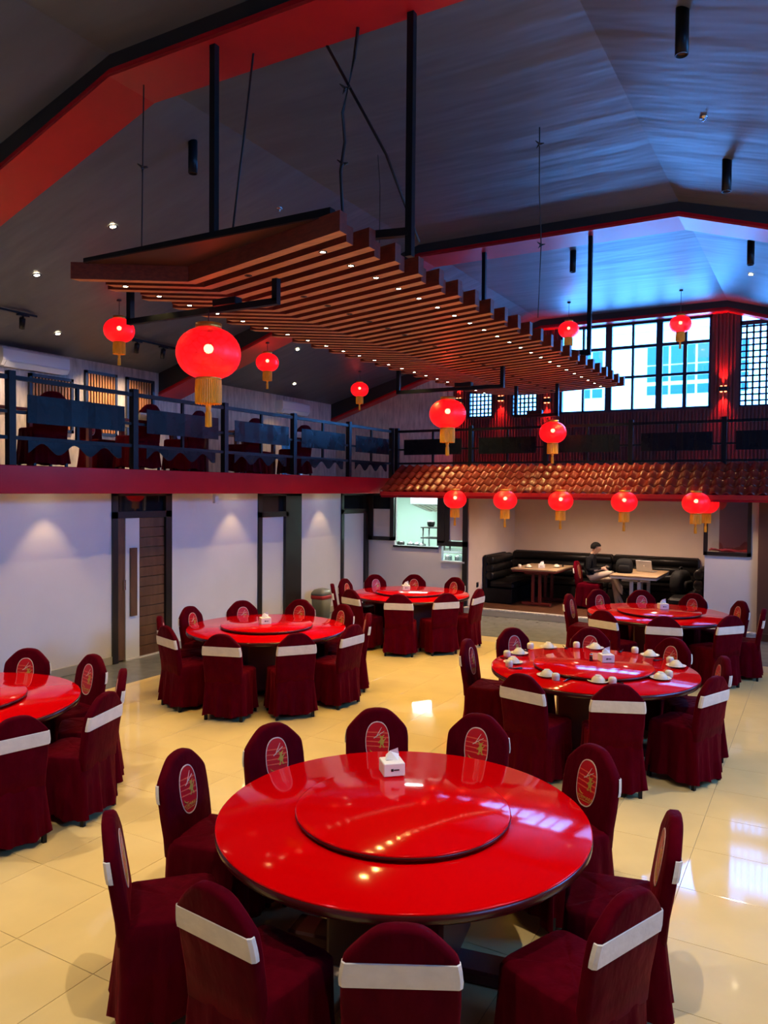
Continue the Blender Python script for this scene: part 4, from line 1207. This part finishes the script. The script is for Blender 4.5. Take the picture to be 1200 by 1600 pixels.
tissue_box(-4.92, 15.15, .2, 'white tissue box on the booth table left of the seated man', ZA + .75)
for x, y, w in ((-5.18, 15.1, 'left of the tissue box'), (-4.70, 15.45, 'right of the tissue box')):
    p = new_obj('plate', plate_me); p.location = (x, y, ZA + .75); tag(p, 'cream saucer on the booth table, ' + w, 'plate', 'saucers on the booth table')
    p = new_obj('bowl', bowl_me); p.location = (x, y, ZA + .758); tag(p, 'upturned cream bowl on the booth table, ' + w, 'bowl', 'bowls on the booth table')
p = new_obj('cup', cup_me); p.location = (-5.33, 15.0, ZA + .75); tag(p, 'cream cup at the left edge of the booth table', 'cup')
p = new_obj('shaker', bpy.data.objects['shaker'].children[0].data); p.location = (-4.62, 15.62, ZA + .75); tag(p, 'dark bottle at the right of the booth table', 'bottle')
# laptop and bags
t = empty('laptop', (-2.98, 15.55, ZA + .75), -.25); tag(t, 'open silver laptop seen from behind on the booth table', 'laptop')
MB().cbox(-.16, .16, -.0, .22, 0, .014, .003).build('keyboard_base', Mt['laptop'], t)
o = MB().cbox(-.16, .16, -.005, .005, 0, .215, .003).build('lid', Mt['laptop'], t); o.location = (0, -.005, .012); o.rotation_euler = (.25, 0, 0)
MB().lathe([(0, 0), (.016, 0), (.016, .001), (0, .001)], 16).build('lid_mark', Mt['paper'], o).rotation_euler = (PI / 2, 0, 0)
o.children[0].location = (0, -.005, .11)
def backpack(loc, rz, s, label):
    t = empty('backpack', loc, rz); tag(t, label, 'bag')
    rings = [[(x * s, y * s, z * s) for x, y, z in rr(.19 * k, .11 * k, z, 24, .6)] for z, k in ((0, .8), (.02, .98), (.12, 1.05), (.22, 1.0), (.29, .85), (.33, .55), (.345, .15))]
    MB().loft(rings).build('body', Mt['bag'], t)
    rings = [[(x * s, y * s - .11 * s, z * s) for x, y, z in rr(.13 * k, .045 * k, z, 20, .6)] for z, k in ((.03, .8), (.05, 1), (.16, 1), (.19, .7))]
    MB().loft(rings).build('pocket', Mt['bag'], t)
    MB().tube([(-.05 * s, 0, .33 * s), (-.03 * s, 0, .38 * s), (.03 * s, 0, .38 * s), (.05 * s, 0, .33 * s)], .012 * s, 8).build('grab_handle', Mt['bag'], t)
backpack((-3.28, 15.15, ZA + .75), .2, .82, 'black backpack on the booth table beside the laptop')
backpack((-2.25, 15.1, ZA + .445), 1.3, 1.25, 'black backpack leaning on the booth sofa behind the partition edge')
# seated man's chair and the man
place_chair(-3.98, 15.28, -PI / 2, 'maroon covered chair under the seated man in the alcove', 'chair in the alcove', ZA)

def person():
    J = {}; E = []
    def j(n, p, r, par=None):
        J[n] = (p, r)
        if par: E.append((par, n))
    X, Y = -3.98, 15.28
    j('pelvis', (X, Y, .74), .125); j('belly', (X - .02, Y, .90), .125, 'pelvis'); j('chest', (X + .0, Y, 1.06), .135, 'belly')
    j('neckb', (X + .06, Y, 1.175), .065, 'chest'); j('neck', (X + .09, Y, 1.215), .050, 'neckb'); j('skull', (X + .135, Y, 1.275), .078, 'neck'); j('crown', (X + .125, Y, 1.345), .082, 'skull'); j('top', (X + .11, Y, 1.385), .055, 'crown')
    j('nose', (X + .222, Y, 1.285), .012, 'skull')
    for s, nm in ((-1, 'r'), (1, 'l')):
        j('sh' + nm, (X + .03, Y + s * .17, 1.10), .062, 'chest'); j('el' + nm, (X + .02, Y + s * .22, .88), .048, 'sh' + nm)
        j('wr' + nm, (X + .24, Y + s * .09, .915), .030, 'el' + nm); j('palm' + nm, (X + .30, Y + s * .06, .935), .030, 'wr' + nm)
        for k in range(4):
            zz = .955 - .014 * k
            j('f%d' % k + nm, (X + .345, Y + s * .045, zz), .0085, 'palm' + nm); j('g%d' % k + nm, (X + .355, Y + s * .012, zz + .004), .0075, 'f%d' % k + nm)
        j('t' + nm, (X + .30, Y + s * .035, .965), .009, 'palm' + nm)
    # far leg on the floor, near leg crossed over it
    j('hl', (X + .06, Y + .09, .71), .085, 'pelvis'); j('kl', (X + .46, Y + .09, .70), .062, 'hl'); j('al', (X + .52, Y + .09, .24), .042, 'kl'); j('tl', (X + .66, Y + .09, .165), .036, 'al')
    j('hr', (X + .06, Y - .09, .74), .085, 'pelvis'); j('kr', (X + .47, Y - .07, .85), .064, 'hr'); j('ar', (X + .63, Y - .03, .47), .043, 'kr'); j('tr', (X + .76, Y - .02, .43), .034, 'ar')
    names = list(J); idx = {n: i for i, n in enumerate(names)}
    me = bpy.data.meshes.new('person'); me.from_pydata([J[n][0] for n in names], [(idx[a], idx[c]) for a, c in E], [])
    o = bpy.data.objects.new('person', me); COL.objects.link(o)
    o.modifiers.new('skin', 'SKIN')
    for i, n in enumerate(names):
        me.skin_vertices[0].data[i].radius = (J[n][1], J[n][1])
        me.skin_vertices[0].data[i].use_root = (n == 'pelvis')
    sd = o.modifiers.new('sub', 'SUBSURF'); sd.levels = 2; sd.render_levels = 2
    bpy.context.view_layer.update()
    m2 = bpy.data.meshes.new_from_object(o.evaluated_get(bpy.context.evaluated_depsgraph_get()))
    bpy.data.objects.remove(o)
    for m in ('shirt', 'skin', 'pants', 'hair'): m2.materials.append(Mt[m])
    for p in m2.polygons:
        c = p.center; p.use_smooth = True
        if c.z > 1.20 or (c.x > X + .255 and c.z > .90 and abs(c.y - Y) < .14): p.material_index = 1
        elif c.z < .78 or c.x > X + .13 and c.z < .90: p.material_index = 2
        else: p.material_index = 0
        if p.material_index == 2 and (c.z < .23 or (c.x > X + .66)): p.material_index = 3
    o = new_obj('person', m2)
    tag(o, 'person in dark jacket and khaki trousers sitting bent over a phone in the alcove', 'person')
    # hair cap
    vs = []; fs = []; n = 20; m = 8
    for i in range(m + 1):
        a = PI * .62 * i / m
        for k in range(n):
            b_ = 2 * PI * k / n
            cut = 1.0 if math.cos(b_) < .2 else .72
            aa = a * cut
            vs.append((X + .115 + .105 * math.sin(aa) * math.cos(b_), Y + .092 * math.sin(aa) * math.sin(b_), 1.335 + .098 * math.cos(aa)))
    for i in range(m):
        for k in range(n): fs.append((i * n + k, i * n + (k + 1) % n, (i + 1) * n + (k + 1) % n, (i + 1) * n + k))
    MB().add(vs, fs, True).build('hair', Mt['hair'], o)
    for s in (-1, 1):
        MB().lathe([(0, -.022), (.010, -.018), (.013, 0), (.010, .018), (0, .022)], 10, (X + .125, Y + s * .084, 1.285)).build('ear', Mt['skin'], o)
        MB().lathe([(0, -.007), (.006, 0), (0, .007)], 8, (X + .205, Y + s * .030, 1.302)).build('eye', Mt['hair'], o)
    MB().cbox(X + .200, X + .212, Y - .022, Y + .022, 1.245, 1.251, .002).build('mouth', mat('lips', (.30, .12, .09), .5), o)
    ph = MB().cbox(-.035, .035, -.075, .075, -.004, .004, .003).build('phone', Mt['dark_glass'])
    ph.location = (X + .345, Y, .962); ph.rotation_euler = (0, .7, PI / 2 * 0); tag(ph, 'dark phone held in both hands of the seated person', 'phone')
person()

# ================================================================== KITCHEN INTERIOR
ZK = 0.0
t = empty('range_hood', (-7.4, 16.2, 1.92)); tag(t, 'stainless range hood seen through the kitchen window', 'hood')
MB().prism([(-.35, .18), (.5, 0), (.5, .12), (-.1, .5), (-.35, .5)], 0, -.9, 1.0).build('canopy', Mt['steel'], t)
for k in range(12):
    MB().prism([(-.33, .165), (.48, -.012), (.48, 0.0), (-.33, .178)], 0, -.82 + k * .145, -.74 + k * .145).build('filter_slat', Mt['white_metal'], t)
t = empty('kitchen_counter', (-7.6, 15.25, 0)); tag(t, 'steel kitchen counter behind the serving window', 'counter')
MB().cbox(-1.3, 1.35, -.3, .4, 1.08, 1.14, .008).build('worktop', Mt['steel'], t)
for sx in (-1.2, 1.25):
    for sy in (-.25, .35):
        MB().tube([(sx, sy, 0), (sx, sy, 1.08)], .025, 8).build('leg', Mt['steel'], t)
t = empty('kitchen_shelf', (-7.38, 15.35, 1.14)); tag(t, 'steel shelf with pots on the kitchen counter', 'shelf')
for sx in (-.26, .26):
    for sy in (-.15, .15):
        MB().tube([(sx, sy, 0), (sx, sy, .46)], .018, 8).build('post', Mt['steel'], t)
for z in (.22, .45):
    MB().cbox(-.30, .30, -.2, .2, z, z + .025, .004).build('board', Mt['frame'], t)
pot_me = MB().lathe([(0, 0), (.07, 0), (.08, .01), (.08, .09), (.085, .095), (.055, .115), (.012, .12), (.012, .138), (0, .14)], 20).mesh('cooking_pot', Mt['steel'])
dark_pot_me = MB().lathe([(0, 0), (.06, 0), (.085, .05), (.09, .11), (.06, .13), (0, .135)], 20).mesh('cooking_pot', Mt['frame'])
for x, y, z, me, w in ((-7.52, 15.35, 1.615, dark_pot_me, 'dark pot on top of the kitchen shelf, left'), (-7.25, 15.35, 1.615, dark_pot_me, 'dark pot on top of the kitchen shelf, right'),
                   (-7.95, 15.2, 1.14, pot_me, 'steel pot on the kitchen counter, left'), (-7.76, 15.15, 1.14, pot_me, 'steel pot on the kitchen counter, middle'), (-8.25, 15.3, 1.14, dark_pot_me, 'dark pot at the left end of the kitchen counter'),
                   (-7.58, 15.05, 1.14, pot_me, 'steel pot on the kitchen counter before the shelf')):
    p = new_obj('cooking_pot', me); p.location = (x, y, z); tag(p, 'small ' + w, 'pot', 'pots in the kitchen')
t = empty('hatch_shelf', (-6.62, 14.62, .93)); tag(t, 'steel ledge behind the small lower hatch', 'shelf')
MB().cbox(-.32, .40, -.16, .16, 0, .03, .004).build('board', Mt['steel'], t)
for sx in (-.28, .36): MB().tube([(sx, 0, -.93), (sx, 0, 0)], .02, 8).build('leg', Mt['steel'], t)
for x, w in ((-6.75, 'left'), (-6.52, 'right')):
    p = new_obj('cooking_pot', pot_me); p.location = (x, 14.62, .96); tag(p, 'steel pot behind the small lower hatch, ' + w, 'pot', 'pots in the kitchen')
kl = bpy.data.lights.new('kitchen_tube', 'AREA'); kl.shape = 'RECTANGLE'; kl.size = 1.8; kl.size_y = .25; kl.energy = 190; kl.color = (.80, 1.0, .97)
t = empty('ceiling_light', (-7.9, 15.6, 2.47)); tag(t, 'kitchen ceiling light tube', 'light')
MB().cbox(-.9, .9, -.12, .12, -.03, 0, .005).build('housing', Mt['ac'], t)
o = bpy.data.objects.new('kitchen_tube', kl); o.parent = t; o.location = (0, 0, -.035); COL.objects.link(o)
# alcove ceiling light
for x, w in ((-4.3, 'left'), (-2.7, 'right')):
    t = empty('downlight', (x, 14.75, 2.47)); tag(t, w + ' downlight in the alcove ceiling, hidden by the eave', 'light', 'alcove downlights')
    MB().lathe([(.035, 0), (.055, 0), (.055, -.008), (.04, -.01)], 20, cap=False).build('ring', Mt['ac'], t)
    l = bpy.data.lights.new('alcove_spot', 'SPOT'); l.energy = 260; l.color = (1, .70, .47); l.spot_size = math.radians(165); l.spot_blend = 1.0; l.shadow_soft_size = .05
    o = bpy.data.objects.new('alcove_spot', l); o.parent = t; o.location = (0, 0, -.02); COL.objects.link(o)
# crumpled cloth on the sill of the dark hatch
b = MB(); n = 24; vs = []; fs = []
for i in range(n + 1):
    for k in range(7):
        u = i / n; vs.append((-.30 + .6 * u, .02 + .25 * k / 6, .02 + .035 * abs(math.sin(9 * u + k * .8)) * (.5 + .5 * math.sin(k * 1.3 + 5 * u))))
for i in range(n):
    for k in range(6): fs.append((i * 7 + k, (i + 1) * 7 + k, (i + 1) * 7 + k + 1, i * 7 + k + 1))
o = b.add(vs, fs, True).build('folded_cloth', Mt['cloth']); o.location = (-1.38, YK + .1, 1.40)
sm = o.modifiers.new('thickness', 'SOLIDIFY'); sm.thickness = .01
tag(o, 'crumpled red cloth on the sill of the dark hatch', 'cloth')

# ceiling sprinklers and the alcove socket
for x, y, w in ((-1.09, 8.18, 'right of the flat middle'), (-6.28, 8.2, 'on the left slope above the canopy')):
    t = empty('sprinkler', (x, y, ceil_z(x))); tag(t, 'small ceiling sprinkler ' + w, 'sprinkler', 'ceiling sprinklers')
    MB().lathe([(0, .02), (.04, .02), (.04, -.012), (.012, -.016), (.012, -.04), (.022, -.042), (0, -.045)], 16).build('body', Mt['chrome'], t)
t = empty('wall_socket', (-6.10, 14.62, .50)); tag(t, 'dark wall socket beside the left booth', 'socket')
MB().cbox(0, .012, -.05, .05, -.05, .05, .003).build('plate', Mt['frame'], t)
MB().cbox(.012, .016, -.03, .03, -.03, .03, .001).build('insert', Mt['black'], t)
